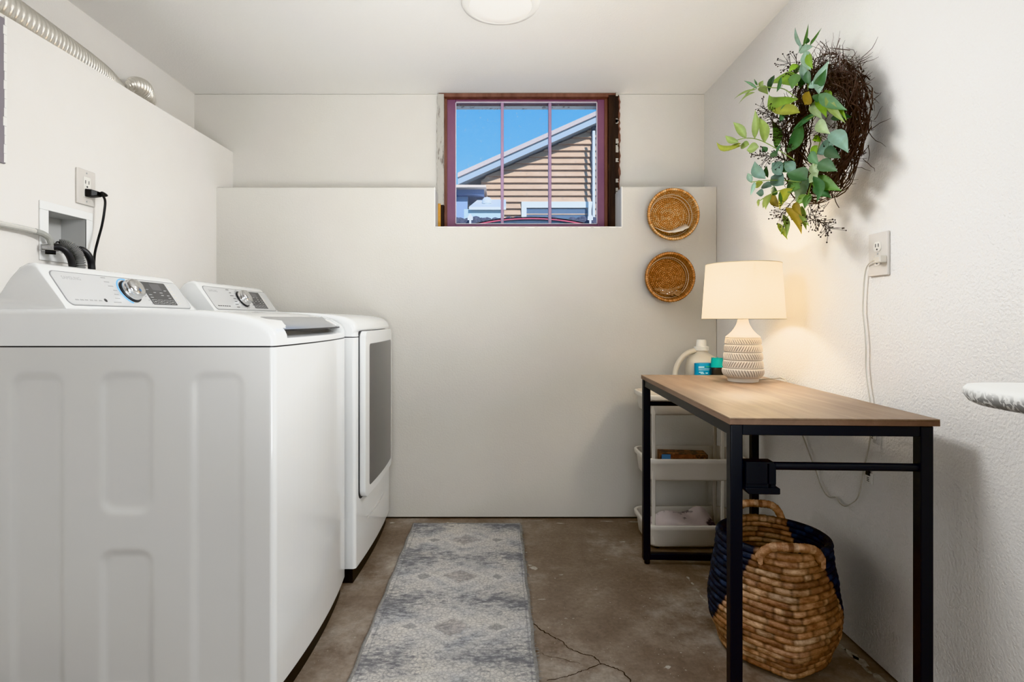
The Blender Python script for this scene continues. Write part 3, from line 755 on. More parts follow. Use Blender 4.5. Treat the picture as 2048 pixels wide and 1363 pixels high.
        door = bowed(a0 + .006, a1 + .03, .322, .988, xf - .02, xf + .028, .03, 'door', m_enamel, root, .006, .008)
        bowed(a0 + .062, a1 - .004, .358, .936, xf, xf + .0315, .014, 'door_glass', m_glassdark, door, .001, .0075)
        wlo = bowed(y0 + .05, y1 - .05, .20, .21, xf - .01, xf + .0012, .004, 'cabinet_crease', m_enamel_shaded, root, 0, .012)
    return root
machine('washer', 1.462, 2.135, -.583, 0.)
machine('dryer', 2.185, 2.865, -.556, .028)

# ---------------------------------------------------------------- things on the left wall
X0 = XL
def wl(px, py, out=0.): return WX(px, py, XL + out)
op = thing('wall_outlet', 'pale rectangular outlet plate above the recessed laundry box on left wall', 'outlet', (XL, 1.98, 1.44))
MB().prism(rrect(1.937, 2.025, 1.440, 1.564, .004, 3), (0, .008), (XL, 0, 0), (0, 1, 0), (0, 0, 1), (1, 0, 0)).build('cover_plate', m_outlet, op, bevel=.003)
MB().prism(rrect(1.964, 1.998, 1.466, 1.538, .003, 3), (.007, .010), (XL, 0, 0), (0, 1, 0), (0, 0, 1), (1, 0, 0)).build('socket_face', m_outletw, op)
b = MB()
for zc in (1.520,):
    for yy in (1.973, 1.989): b.box((XL + .0098, yy - .0015, zc - .006), (XL + .0104, yy + .0015, zc + .006))
    b.lathe([(0, 0), (.0035, 0), (.0035, .0006), (0, .0006)], (XL + .0098, 1.981, zc - .016), 10, axis=(1, 0, 0))
b.build('socket_slots', m_printdark, op, smooth=0)
for z in (1.452, 1.552): MB().lathe([(0, .0), (.003, 0), (.003, .001), (0, .0012)], (XL + .008, 1.981, z), 10, axis=(1, 0, 0)).build('plate_screw', m_silver, op)
cord = thing('power_cord', 'black power cord with plug in the left wall outlet, dropping behind the washing machine', 'power cord', (XL + .05, 1.99, 1.05))
b = MB(); pz = 1.482
b.loft([[(XL + .010, 1.968, pz - .014), (XL + .010, 1.996, pz - .014), (XL + .010, 1.996, pz + .014), (XL + .010, 1.968, pz + .014)],
        [(XL + .030, 1.970, pz - .013), (XL + .030, 2.000, pz - .013), (XL + .030, 2.000, pz + .012), (XL + .030, 1.970, pz + .012)],
        [(XL + .042, 1.985, pz - .008), (XL + .042, 2.012, pz - .008), (XL + .042, 2.012, pz + .008), (XL + .042, 1.985, pz + .008)]])
b.build('plug', m_black, cord, bevel=.003)
pts = [(XL + .036, 2.005, pz), (XL + .046, 2.028, pz + .002)] + [WX(x, y, XL + o) for x, y, o in ((203, 385, .05), (210, 400, .05), (209, 420, .045), (204, 450, .04), (196, 480, .04), (190, 505, .04), (188, 530, .045), (188, 560, .05))]
MB().tube(spline(pts, 6), .0042, 8).build('cable', m_black, cord)
b = MB()
for k in range(4): b.tube([Vector(pts[0]).lerp(Vector(pts[1]), k / 4 - .05), Vector(pts[0]).lerp(Vector(pts[1]), k / 4 + .1)], .0075 - k * .0006, 10)
b.build('strain_relief', m_black, cord)

bx = thing('laundry_supply_box', 'white recessed laundry supply box with square rim on left wall', 'laundry box', (XL, 1.9, 1.225))
by0, by1, bz0, bz1 = 1.783, 2.015, 1.226, 1.417
b = MB(); t = .031; pr = .006
for lo, hi in (((by0, bz0), (by1, bz0 + t)), ((by0, bz1 - t * .9), (by1, bz1)), ((by0, bz0 + t), (by0 + t * 1.1, bz1 - t * .9)), ((by1 - t, bz0 + t), (by1, bz1 - t * .9))):
    b.box((XL - .0, lo[0], lo[1]), (XL + pr, hi[0], hi[1]))
b.build('rim', m_box, bx, smooth=0, bevel=.002)
b = MB(); i0, i1, j0, j1 = by0 + t * 1.1, by1 - t, bz0 + t, bz1 - t * .9; dpt = .003
XP = XL - .085
for q in (((XP, i0, j0), (XP, i1, j0), (XP, i1, j1), (XP, i0, j1)), ((XP, i0, j0), (XL + .004, i0, j0), (XL + .004, i0, j1), (XP, i0, j1)), ((XP, i1, j0), (XL + .004, i1, j0), (XL + .004, i1, j1), (XP, i1, j1)),
          ((XP, i0, j0), (XP, i1, j0), (XL + .004, i1, j0), (XL + .004, i0, j0)), ((XP, i0, j1), (XP, i1, j1), (XL + .004, i1, j1), (XL + .004, i0, j1))):
    b.face([b.vert(p) for p in q])
b.build('box_interior', M('grey_box_inside', (196, 196, 194), .5), bx, smooth=0)

vl = thing('water_valve', 'chrome water valve in the lower corner of the laundry supply box', 'valve', WX(102, 500, XL + .03))
c = WX(102, 495, XL + .03)
MB().tube([c + Vector((-.02, -.012, 0)), c + Vector((.012, .016, .0))], .012, 14).build('valve_body', m_chrome, vl)
MB().tube([c + Vector((-.014, -.006, -.014)), c + Vector((.006, .012, -.014))], .007, 10).build('valve_base', m_black, vl)
c2 = WX(116, 488, XL + .045)
MB().tube([c2 + Vector((0, math.cos(a) * .0075, math.sin(a) * .0075)) for a in [2 * PI * k / 16 for k in range(16)]], .0026, 6, loop=True).build('valve_ring', m_black, vl)
tb = thing('water_tubing', 'clear water tubing sagging along left wall into the laundry supply box', 'tube', WX(60, 460, XL + .02))
p_ = [WX(x, y, XL + o) for x, y, o in ((-1400, 800, .03), (-1150, 520, .025), (-760, 400, .02), (-300, 408, .02), (-40, 438, .02), (0, 447, .02), (40, 455, .02), (78, 464, .022))]
MB().tube(spline(p_, 6), .0085, 10).build('clear_tube', m_tubeclear, tb)
p_ = [WX(x, y, XL + o) for x, y, o in ((70, 462, .022), (85, 467, .024), (97, 475, .026), (102, 485, .028), (103, 492, .028))]
MB().tube(spline(p_, 6), .0095, 10).build('grey_tube_end', M('grey_tube', (170, 170, 164), .3), tb)
def hose(name, lab, px, r, m, ribs=0):
    pts = spline([WX(x, y, XL + o) for x, y, o in px], 10)
    rr = r
    if ribs: 
        pts = spline([WX(x, y, XL + o) for x, y, o in px], 34); rr = [r * (1 + .16 * math.sin(k * 2 * PI / 6)) for k in range(len(pts))]
    tag(MB().tube(pts, rr, 12).build(name, m, smooth=80), lab, 'hose')
hose('supply_hose', 'smooth black hose curving from the chrome valve down behind the washing machine', ((108, 493, .05), (118, 494, .06), (130, 500, .07), (139, 512, .075), (144, 527, .075), (146, 550, .075)), .0105, m_blackrub)
hose('drain_hose', 'ribbed grey drain hose between the two smooth black hoses', ((118, 488, .035), (128, 489, .045), (142, 494, .06), (153, 505, .07), (158, 518, .072), (160, 545, .072)), .0155, m_greyrub, 1)
hose('supply_hose', 'smooth black hose to the right of the ribbed grey hose', ((150, 500, .03), (162, 499, .045), (173, 506, .055), (180, 517, .06), (183, 530, .06), (184, 555, .06)), .0115, m_blackrub)

pnl = MB(); pnl.box((XL - .001, 1.15, 1.496), (XL + .006, 1.658, 1.925)); 
po = pnl.build('electrical_panel', m_metalpanel, smooth=0, bevel=.002); tag(po, 'mauve-grey metal panel edge on left wall below the silver duct', 'panel')
b = MB()
for k in range(16):
    z = 1.5 + k * .027; b.box((XL + .004, 1.654 - R.uniform(0, .006), z), (XL + .0066, 1.661, z + .026))
b.build('paint_edge', m_trimwhite, po, smooth=0)

# foil duct lying on the left ledge
dt = thing('foil_duct', 'silver flexible foil duct lying along the left wall ledge', 'duct', (-1.56, 2.0, 1.95))
def rib_tube(ctrl, rad, n, name, flat=1.0, amp=.03, per=4):
    pts = spline(ctrl, n); k = len(pts); rs = spline([Vector((r, 0, 0)) for r in rad], n)
    rr = [rs[i].x * (1 + amp * math.sin(i * 2 * PI / per)) for i in range(k)]
    return MB().tube(pts, rr, 26, flat=flat).build(name, m_duct, dt, smooth=80)
dz = lambda y: zl(y)
rib_tube([(-1.57, .9, 2.07), (-1.57, 1.3, 2.045), (-1.57, 1.7, 2.018), (-1.57, 2.0, 2.0), (-1.57, 2.2, 1.985), (-1.57, 2.32, 1.965), (-1.575, 2.40, 1.955)], [.062, .062, .061, .060, .056, .038, .018], 64, 'duct_run')
e0, e1, e2, e3 = P(254, 172, 2.43), P(266, 170, 2.45), P(281, 178, 2.51), P(303, 205, 2.62)
rib_tube([e0, e1, e2, P(292, 190, 2.56), e3], [.012, .034, .046, .034, .020], 26, 'duct_end', .95, .07, 6)

# ---------------------------------------------------------------- ceiling light
cl = thing('ceiling_light', 'round white flush-mount ceiling light disc at top of the room', 'ceiling light', (.01, 2.19, ZC))
MB().lathe([(0, 0), (.152, 0), (.154, -.006), (.149, -.014), (.126, -.021), (.122, -.019)], (.01, 2.19, ZC), 56).build('trim_ring', m_trimwhite, cl, smooth=60)
MB().lathe([(.1245, -.017), (.12, -.021), (.08, -.025), (0, -.027)], (.01, 2.19, ZC), 56).build('diffuser', m_ceil_glow, cl, smooth=60)

# ---------------------------------------------------------------- rug
rg = thing('runner_rug', 'faded grey and blue runner rug with diamond medallions on the concrete floor', 'rug', (-.152, 1.89, 0))
x0, x1, ya, yb = -.423, .112, .95, 2.815
b = MB(); g = []
nxr, nyr = 14, 60
for j in range(nyr + 1):
    row = []
    for i in range(nxr + 1):
        Y = ya + (yb - ya) * j / nyr; u_ = i / nxr
        e_ = .004 * math.sin(Y * 9) if i in (0, nxr) else 0
        row.append(b.vert((x0 + (x1 - x0) * u_ + e_ * .5, Y, .009 + .0012 * math.sin(Y * 14 + u_ * 5))))
    g.append(row)
for j in range(nyr):
    for i in range(nxr): b.face((g[j][i], g[j][i + 1], g[j + 1][i + 1], g[j + 1][i]))
b.build('rug_pile', m_rug, rg)
b = MB(); mB = M('rug_binding', (158, 156, 152), .95, var=(60, (126, 125, 124)), bump=(200, .8, .004))
for X in (x0, x1): b.tube([(X + .002 * math.sin(k * .9), ya + (yb - ya) * k / 60, .006) for k in range(61)], .0062, 6)
for Y in (ya, yb): b.tube([(x0 + (x1 - x0) * k / 20, Y + .001 * math.sin(k), .006) for k in range(21)], .006, 6)
for k in range(90):                              # loose yarn ends on the right edge
    Y = 1.3 + R.random() * 1.5; X = x1 + .004
    b.tube([(X, Y, .006), (X + R.uniform(.004, .012), Y + R.uniform(-.006, .006), R.uniform(.002, .01))], .0009, 4)
b.build('binding', mB, rg)

# ---------------------------------------------------------------- table
TZ = .798; A0 = Vector((.564, 1.362, 0)); LV = Vector((.049, 1.038, 0)); TL = LV.length; LV.normalize(); WV = Vector((LV.y, -LV.x, 0)); TW = .494
tb = thing('side_table', 'narrow oak-topped table with black steel frame against the right wall', 'table', A0 + LV * TL / 2 + WV * TW / 2)
TR = Matrix((WV, LV, Vector((0, 0, 1)))).transposed()     # local (w, l, z) to world
def tbox(b, lo, hi): return b.box(lo, hi, TR, A0)
def tloc(w_, l_, z_): return A0 + WV * w_ + LV * l_ + Vector((0, 0, z_))
top = MB(); tbox(top, (0, 0, TZ - .004), (TW, TL, TZ))
oo = top.build('tabletop', m_wood, tb, smooth=0, bevel=.0008)
e_ = MB(); tbox(e_, (.0002, .0002, TZ - .0165), (TW - .0002, TL - .0002, TZ - .0042)); e_.build('tabletop_edge', m_woodedge, oo, smooth=0)
LG = .030; ZT = TZ - .017
def frame_end(l0, lname):
    for w0 in (.003, TW - LG - .012):
        q = MB(); tbox(q, (w0, l0, .018), (w0 + LG, l0 + LG, ZT)); lg = q.build('leg', m_desk, tb, smooth=0, bevel=.003)
        c = tloc(w0 + LG * .62, l0 + LG / 2, 0)
        MB().lathe([(0, 0), (.011, 0), (.012, .004), (.012, .019), (0, .019)], c, 14).build('foot', m_black, lg)
    q = MB(); tbox(q, (.003 + LG, l0 + .002, ZT - .026), (TW - LG - .012, l0 + LG - .002, ZT)); q.build('top_rail', m_desk, tb, smooth=0, bevel=.002)
    q = MB(); tbox(q, (.003 + LG - .004, l0 + .002, .018), (TW - LG - .008, l0 + LG - .002, .046)); q.build('bottom_rail', m_desk, tb, smooth=0, bevel=.004)
    q = MB(); q.tube([tloc(.003 + LG - .005, l0 + LG / 2, .678), tloc(TW - LG - .007, l0 + LG / 2, .678)], .0098, 14); q.build('crossbar', m_desk, tb)
frame_end(.004, 'a'); frame_end(TL - LG - .004, 'b')
for w0 in (.003, TW - LG - .012):
    q = MB(); tbox(q, (w0 + .004, LG, ZT - .030), (w0 + LG - .004, TL - LG, ZT)); q.build('long_rail', m_desk, tb, smooth=0, bevel=.002)

# black holder on the front crossbar
hd = thing('strap_holder', 'black plastic holder with a lower lip hung over the front table crossbar', 'holder', tloc(.08, .02, .62))
q = MB(); c0 = .034
tbox(q, (c0 + .001, -.010, .640), (c0 + .052, .001, .692)); tbox(q, (c0 + .055, -.010, .640), (c0 + .072, .001, .690)); tbox(q, (c0 + .001, -.010, .6885), (c0 + .068, .026, .6935)); tbox(q, (c0 + .001, .024, .640), (c0 + .068, .029, .692))
m_hold = M('black_nylon', (14, 16, 22), .45)
q.build('holder_body', m_hold, hd, smooth=0, bevel=.0015)
q = MB(); q.prism([(c0 + .006, .617), (c0 + .079, .617), (c0 + .080, .619), (c0 + .080, .631), (c0 + .078, .632), (c0 - .002, .632), (c0 - .002, .627)], (-.014, .024), A0, WV, (0, 0, 1), LV); q.build('lower_lip', m_hold, hd, smooth=0, bevel=.0015)
q = MB(); tbox(q, (c0 + .001, -.008, .630), (c0 + .055, .022, .642)); tbox(q, (c0 + .06, -.008, .630), (c0 + .072, .022, .642)); q.build('strap', m_hold, hd, smooth=0, bevel=.001)

# ---------------------------------------------------------------- lamp
LX, LY = .9407, 2.151
lp = thing('table_lamp', 'lit table lamp with cream drum shade and carved white ceramic base on the oak table', 'lamp', (LX, LY, TZ))
b = MB(); n = 264
bands = [(.817, .849, .0757, 1), (.8515, .880, .0722, -1), (.882, .910, .0703, 1), (.912, .939, .0682, -1), (.941, .965, .0652, 1)]
prof_ = [(.0, TZ + .0005, -1), (.054, TZ + .0005, -1), (.0555, TZ + .004, -1), (.0555, .811, -1), (.058, .8135, -1)]
for i, (z0, z1, r_, sg) in enumerate(bands):
    for k in range(13):
        t = k / 12; bulge = .0035 * (1 - (2 * t - 1) ** 4)
        rr = r_ - .003 + bulge - (.003 * (t - .5) if i else 0)
        if i == 0: rr -= .008 * (1 - t) ** 3
        prof_.append((rr, z0 + (z1 - z0) * t, i + t * .999))
    prof_.append((r_ - .0055, z1 + .0009, -2))
for r_, z in ((.0625, .967), (.060, .971), (.050, .979), (.040, .989), (.032, 1.0), (.025, 1.012), (.0205, 1.024), (.0185, 1.034), (.018, 1.05), (.0, 1.05)): prof_.append((r_, z, -1))
rings = []
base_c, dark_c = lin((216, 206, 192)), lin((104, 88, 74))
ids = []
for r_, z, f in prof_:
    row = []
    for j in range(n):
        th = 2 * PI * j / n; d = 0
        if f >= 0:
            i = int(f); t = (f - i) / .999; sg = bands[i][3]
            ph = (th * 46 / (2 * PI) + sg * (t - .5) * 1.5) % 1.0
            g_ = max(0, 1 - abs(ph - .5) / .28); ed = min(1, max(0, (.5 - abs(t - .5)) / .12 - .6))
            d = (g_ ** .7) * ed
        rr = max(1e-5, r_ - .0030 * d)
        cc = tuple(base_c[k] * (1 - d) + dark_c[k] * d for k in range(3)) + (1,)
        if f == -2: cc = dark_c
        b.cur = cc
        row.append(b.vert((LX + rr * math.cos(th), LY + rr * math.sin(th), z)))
    ids.append(row)
b.cur = None
for a in range(len(ids) - 1):
    for j in range(n): b.face((ids[a][j], ids[a][(j + 1) % n], ids[a + 1][(j + 1) % n], ids[a + 1][j]))
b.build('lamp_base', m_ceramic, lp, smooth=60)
SZ0, SZ1, SR0, SR1 = 1.038, 1.247, .149, .1345
b = MB(); b.lathe([(SR0, SZ0), ((SR0 + SR1) / 2, (SZ0 + SZ1) / 2), (SR1, SZ1)], (LX, LY, 0), 72); sh = b.build('lamp_shade', m_shade, lp, smooth=80)
for r_, z in ((SR0, SZ0), (SR1, SZ1)):
    b = MB(); b.tube([(LX + (r_) * math.cos(2 * PI * k / 72), LY + (r_) * math.sin(2 * PI * k / 72), z) for k in range(72)], .0016, 6, loop=True)
    b.build('shade_trim', m_shaderim, sh)
b = MB(); b.lathe([(.0, 1.05), (.014, 1.05), (.014, 1.09), (.0, 1.09)], (LX, LY, 0), 16)
for k in range(3):
    a = 2 * PI * k / 3 + .4; b.tube([(LX + .014 * math.cos(a), LY + .014 * math.sin(a), 1.07), (LX + (SR1 - .001) * math.cos(a), LY + (SR1 - .001) * math.sin(a), SZ1 - .012)], .0015, 5)
b.build('socket_fitting', m_silver, lp)
cp_ = [(LX + .05, LY + .02, TZ + .004), (LX + .09, LY + .035, TZ + .004), P(1545, 757, 2.12), P(1562, 756, 2.16), P(1574, 764, 2.12)]
wy = lambda x, y, X=1.126: WX(x, y, X)
cp_ += [wy(1580, 800, 1.128), wy(1592, 840, 1.128), wy(1607, 875), wy(1622, 915), wy(1632, 940), wy(1640, 965), wy(1650, 985), wy(1660, 994), wy(1672, 994), wy(1680, 1005), wy(1690, 1011), wy(1702, 1007), wy(1714, 997), wy(1720, 980), wy(1727, 940), wy(1734, 910), wy(1740, 880), wy(1742, 840), wy(1741, 805), wy(1736, 770), wy(1732, 730), wy(1732, 690), wy(1729, 650), wy(1726, 620), wy(1727, 585), wy(1729, 555), wy(1733, 535), wy(1741, 524, 1.12), wy(1752, 519, 1.112)]
cps = spline(cp_, 6)
b = MB(); b.tube([p + Vector((0, -.0013, .0009)) for p in cps], .0015, 6); b.tube([p + Vector((0, .0013, -.0009)) for p in cps], .0015, 6)
b.build('lamp_cord', m_cordclear, lp)
c = wy(1760, 518, 1.118)
b = MB(); b.box((1.108, c.y - .013, c.z - .011), (1.131, c.y + .013, c.z + .011)); b.build('lamp_plug', M('clear_plug_plastic', (214, 208, 196), .15, coat=.6), lp, bevel=.004)

# right outlet
ro = thing('wall_outlet', 'greige duplex outlet plate with a clear plug, on the right wall above the table', 'outlet', (XR, 1.665, 1.16))
ry0, ry1, rz0, rz1 = 1.624, 1.7085, 1.166, 1.295
MB().prism(rrect(ry0, ry1, rz0, rz1, .003, 3), (0, .0085), (XR, 0, 0), (0, 1, 0), (0, 0, 1), (-1, 0, 0)).build('cover_plate', m_outlet, ro, bevel=.004)
rc = (ry0 + ry1) / 2
for k, zc in enumerate((1.2525, 1.211)):
    q = [(rc + .0168 * math.cos(2 * PI * j / 28), max(-.0145, min(.0145, .0168 * math.sin(2 * PI * j / 28))) + zc) for j in range(28)]
    fo = MB().prism(q, (.008, .0105), (XR, 0, 0), (0, 1, 0), (0, 0, 1), (-1, 0, 0)).build('socket_face', m_outletw, ro)
    b = MB()
    for yy in (-.0062, .0062): b.box((XR - .0112, rc + yy - .0012, zc - .001), (XR - .0104, rc + yy + .0012, zc + .009))
    b.lathe([(0, 0), (.0028, 0), (.0028, .0007), (0, .0007)], (XR - .0104, rc, zc - .008), 10, axis=(-1, 0, 0)); b.build('socket_slots', m_printdark, fo, smooth=0)
MB().lathe([(0, 0), (.0028, 0), (.0028, .001), (0, .001)], (XR - .0085, rc, 1.2315), 10, axis=(-1, 0, 0)).build('plate_screw', m_silver, ro)

# small clips holding the cord under the table
for i, (px, py, big) in enumerate(((1744, 869, 0), (1736, 955, 1))):
    c = WX(px, py, XR - .006)
    o = thing('cord_clip', 'small white cord clip on right wall just under the tabletop' if not big else 'square white adhesive clip with dark lines on right wall, below the table crossbar', 'clip', c, 'cord clips under the table')
    s1 = .013 if not big else .017
    MB().box((XR - .006, c.y - s1, c.z - s1 * .95), (XR, c.y + s1, c.z + s1 * .95)).build('clip_pad', m_white_pl, o, smooth=0, bevel=.002)
    b = MB()
    for k in range(3): b.box((XR - .0066, c.y - .005, c.z - .010 + k * .005), (XR - .0058, c.y + .005, c.z - .008 + k * .005))
    b.build('clip_lines', m_printdark, o, smooth=0)
    if big:
        b = MB(); b.loft([[(XR - .008, c.y - .010, c.z + .008), (XR - .008, c.y + .010, c.z + .008), (XR - .002, c.y + .010, c.z + .008), (XR - .002, c.y - .010, c.z + .008)], [(XR - .010, c.y - .004, c.z + .030), (XR - .010, c.y + .004, c.z + .030), (XR - .004, c.y + .004, c.z + .030), (XR - .004, c.y - .004, c.z + .030)]]); b.build('clip_hook', m_black, o, bevel=.001)

# ---------------------------------------------------------------- storage cart
ct = thing('storage_cart', 'white three-tier plastic storage cart with open bins behind the oak table', 'storage cart', (.89, 2.66, 0))
bx0, bx1, bya, byb = .672, 1.112, 2.505, 2.765
m_bin = M('bin_plastic', (214, 208, 198), .45)
def bin_(z0, z1):
    b = MB(); r = .05
    def ring(ex, z, rr=r): return [(x, y, z) for x, y in rrect(bx0 - ex, bx1 + ex, bya - ex, byb + ex, rr, 7)]
    b.loft([ring(-.030, z0, .03), ring(-.014, z0, .045), ring(-.009, z0 + .008), ring(-.001, z1 - .022), ring(.007, z1 - .020), ring(.009, z1 - .003), ring(.007, z1), ring(-.002, z1), ring(-.004, z1 - .005), ring(-.012, z0 + .010, .045), ring(-.030, z0 + .004, .03)])
    return b.build('bin', m_bin, ct, smooth=60)
bins = [(.012, .113), (.309, .410), (.604, .694)]
for z0, z1 in bins: bin_(z0, z1)
for x, y in ((bx0 + .03, bya + .02), (bx1 - .10, bya + .02), (bx0 + .052, byb - .02), (bx1 - .05, byb - .02)):
        b = MB(); b.box((x - .008, y - .006, .02), (x + .008, y + .006, .66)); b.build('upright', m_bin, ct, smooth=0, bevel=.004)
for x in (bx0 + .05, bx1 - .05):
    for y in (bya + .04, byb - .04):
        MB().lathe([(0, 0), (.012, 0), (.012, .013), (0, .013)], (x, y, 0), 12).build('foot', m_black, ct)
# jug, label, teal-capped bottle on the top bin
def oval(cx_, cy_, a, b_, z, n=28, pw=2.6):
    o = []
    for k in range(n):
        t = 2 * PI * k / n; c, s_ = math.cos(t), math.sin(t)
        o.append((cx_ + a * math.copysign(abs(c) ** (2 / pw), c), cy_ + b_ * math.copysign(abs(s_) ** (2 / pw), s_), z))
    return o
JZ = .616; jd = 2.68; jx = P(1401, 0, jd).x
jg = thing('detergent_jug', 'large translucent white jug with side handle and blue label on the top cart bin', 'jug', (jx, jd, JZ))
b = MB(); b.loft([oval(jx + .012, jd, .068, .062, JZ), oval(jx + .012, jd, .078, .07, JZ + .008), oval(jx + .012, jd, .079, .071, JZ + .17), oval(jx + .010, jd, .077, .068, JZ + .20), oval(jx + .008, jd, .068, .060, JZ + .228), oval(jx + .006, jd, .052, .048, JZ + .246), oval(jx + .004, jd, .036, .036, JZ + .257, pw=2), oval(jx + .004, jd, .030, .030, JZ + .262, pw=2), oval(jx + .004, jd, .030, .030, JZ + .272, pw=2)])
b.build('jug_body', m_jug, jg, smooth=60)
hp = [P(x, y, jd) for x, y in ((1392, 700), (1376, 705), (1363, 716), (1354, 731), (1350, 748), (1348, 775), (1356, 792), (1372, 798))]
MB().tube(spline(hp, 6), .0125, 12).build('jug_handle', m_jug, jg)
cpz = JZ + .270
MB().lathe([(.031, cpz), (.034, cpz + .001), (.034, cpz + .018), (.024, cpz + .020), (.022, cpz + .048), (.019, cpz + .052), (0, cpz + .052)], (jx + .004, jd, 0), 28).build('jug_cap', m_white_pl, jg, smooth=40)
dl = 2.585; a, c = P(1389, 752, dl), P(1424, 725, dl)
dl = dl
pb = thing('detergent_bottle', 'blue-labelled detergent bottle standing in front of the white jug', 'bottle', ((a.x + c.x) / 2, dl, JZ))
b = MB(); cxx = (a.x + c.x) / 2; b.loft([oval(cxx, dl, .039, .020, JZ), oval(cxx, dl, .041, .0235, JZ + .01), oval(cxx, dl, .040, .0235, c.z - .02), oval(cxx, dl, .040, .022, c.z - .002), oval(cxx, dl, .03, .015, c.z)]); b.build('bottle_body', m_label, pb, smooth=50)
b = MB()
for k, (u0, u1, zz, hh_) in enumerate(((-.030, -.004, .016, .004), (-.030, .032, .024, .0015), (-.030, .020, .030, .0015), (-.028, -.008, .040, .003), (-.02, -.004, .046, .003), (.002, .012, .043, .005))):
    b.box((cxx + u0, dl - .0245, c.z - zz - hh_), (cxx + u1, dl - .0215, c.z - zz))
b.build('label_print', m_labelw, pb, smooth=0)
b = MB(); b.box((cxx + .004, dl - .0245, c.z - .018), (cxx + .022, dl - .0215, c.z - .014)); b.build('label_accent', m_labelg, pb, smooth=0)
d3 = 2.541; a = P(1434, 735, d3)
tbt = thing('capped_bottle', 'short dark bottle with notched teal cap beside the carved lamp base', 'bottle', (a.x, d3, JZ))
MB().loft([oval(a.x, d3, .026, .018, JZ), oval(a.x, d3, .028, .020, JZ + .01), oval(a.x, d3, .028, .020, P(0, 735, d3).z - .004), oval(a.x, d3, .026, .019, P(0, 735, d3).z)]).build('bottle_body', m_black, tbt, smooth=50)
zt_ = P(0, 714, d3).z; zb_ = P(0, 734, d3).z
b = MB(); N_ = 40; r0 = [(a.x + .028 * math.cos(2 * PI * k / N_), d3 + .020 * math.sin(2 * PI * k / N_), zb_) for k in range(N_)]
r1 = [(a.x + .026 * math.cos(2 * PI * k / N_), d3 + .018 * math.sin(2 * PI * k / N_), zt_ - .006 * abs(math.sin(2 * PI * k / N_ * 2.5))) for k in range(N_)]
b.loft([r0, r1]); b.build('bottle_cap', m_teal, tbt, smooth=40)
# box in the middle bin, bag in the bottom bin
bz = .322
c = Vector((.855, 2.60, bz)); ro_ = Matrix.Rotation(-.12, 3, 'Z')
bk = thing('printed_carton', 'flat dark printed carton lying in the middle cart bin', 'carton', c)
b = MB(); b.box((-.105, -.045, 0), (.105, .045, .098), ro_, c); b.build('carton_body', M('dark_print_carton', (76, 62, 56), .5, var=(30, (150, 108, 82), (1, 1, 1), (.48, .6))), bk, smooth=0, bevel=.002)
b = MB(); b.box((-.10, -.0458, .07), (-.06, -.045, .095), ro_, c); b.build('carton_panel', M('carton_blue', (110, 150, 190), .5), bk, smooth=0)
b = MB(); b.box((-.06, -.0458, .078), (.05, -.045, .096), ro_, c); b.build('carton_picture', M('carton_orange', (150, 104, 80), .5, var=(40, (84, 56, 48))), bk, smooth=0)
b = MB(); gg = []
for j in range(11):
    row = []
    for i in range(19):
        u_, v_ = i / 18, j / 10
        x = .695 + .33 * u_; y = 2.535 + .20 * v_; z = .026 + .095 * (v_ ** .8) * (.45 + .65 * u_ * (1 - max(0, u_ - .85) * 5)) + .008 * math.sin(u_ * 11 + v_ * 4) * (.3 + v_) + R.uniform(-.003, .003)
        row.append(b.vert((x, y, max(z, .024))))
    gg.append(row)
for j in range(10):
    for i in range(18): b.face((gg[j][i], gg[j][i + 1], gg[j + 1][i + 1], gg[j + 1][i]))
bag = b.build('plastic_bag', M('printed_bag', (226, 214, 212), .3, var=(13, (96, 90, 96), (1, 1, 1), (.56, .64))), smooth=60, org=(.86, 2.63, .02))
tag(bag, 'crumpled pale printed plastic bag in the bottom cart bin', 'bag')
b = MB()
for k in range(7):
    x = .712 + k * .011; b.tube([(x, 2.533, .058), (x + .004, 2.530, .084 - .003 * k)], .0022, 4)
b.build('bag_print', M('red_print', (176, 70, 60), .5), bag, smooth=0)

# ---------------------------------------------------------------- hamper basket
HX, HY = .868, 1.772
hm = thing('hamper_basket', 'tall woven hamper basket in natural brown and navy under the oak table', 'basket', (HX, HY, 0))
rows = 19; phi0 = -PI / 2 - .16
def hr(z):
    t = z / .36
    pts_ = [(0, .150), (.08, .168), (.3, .193), (.42, .196), (.65, .186), (.85, .174), (1., .168)]
    for (a, ra), (c, rc_) in zip(pts_, pts_[1:]):
        if t <= c: 
            s_ = (t - a) / (c - a); s_ = s_ * s_ * (3 - 2 * s_); return ra + (rc_ - ra) * s_
    return .168
nat = [(196, 156, 122), (184, 142, 108), (206, 170, 136), (168, 128, 98), (188, 150, 120), (146, 110, 84), (204, 174, 144)]
navy = [(34, 39, 52), (44, 50, 66), (28, 32, 44), (58, 68, 88)]
def natural(th, t):
    for c in (phi0, phi0 + PI):
        d = abs((th - c + PI) % (2 * PI) - PI)
        hw = .60 + 1.15 * (1 - t) ** 1.3 if t > .22 else 2.0
        if d < hw: return True
    return False
b = MB(); nseg, ns = 150, 9
def hmod(th):
    dcr = min(abs((th - c + PI) % (2 * PI) - PI) for c in (phi0, phi0 + PI))
    return 1 + .055 * math.exp(-(dcr / .28) ** 2) - .018 * math.exp(-((dcr - .8) / .35) ** 2)
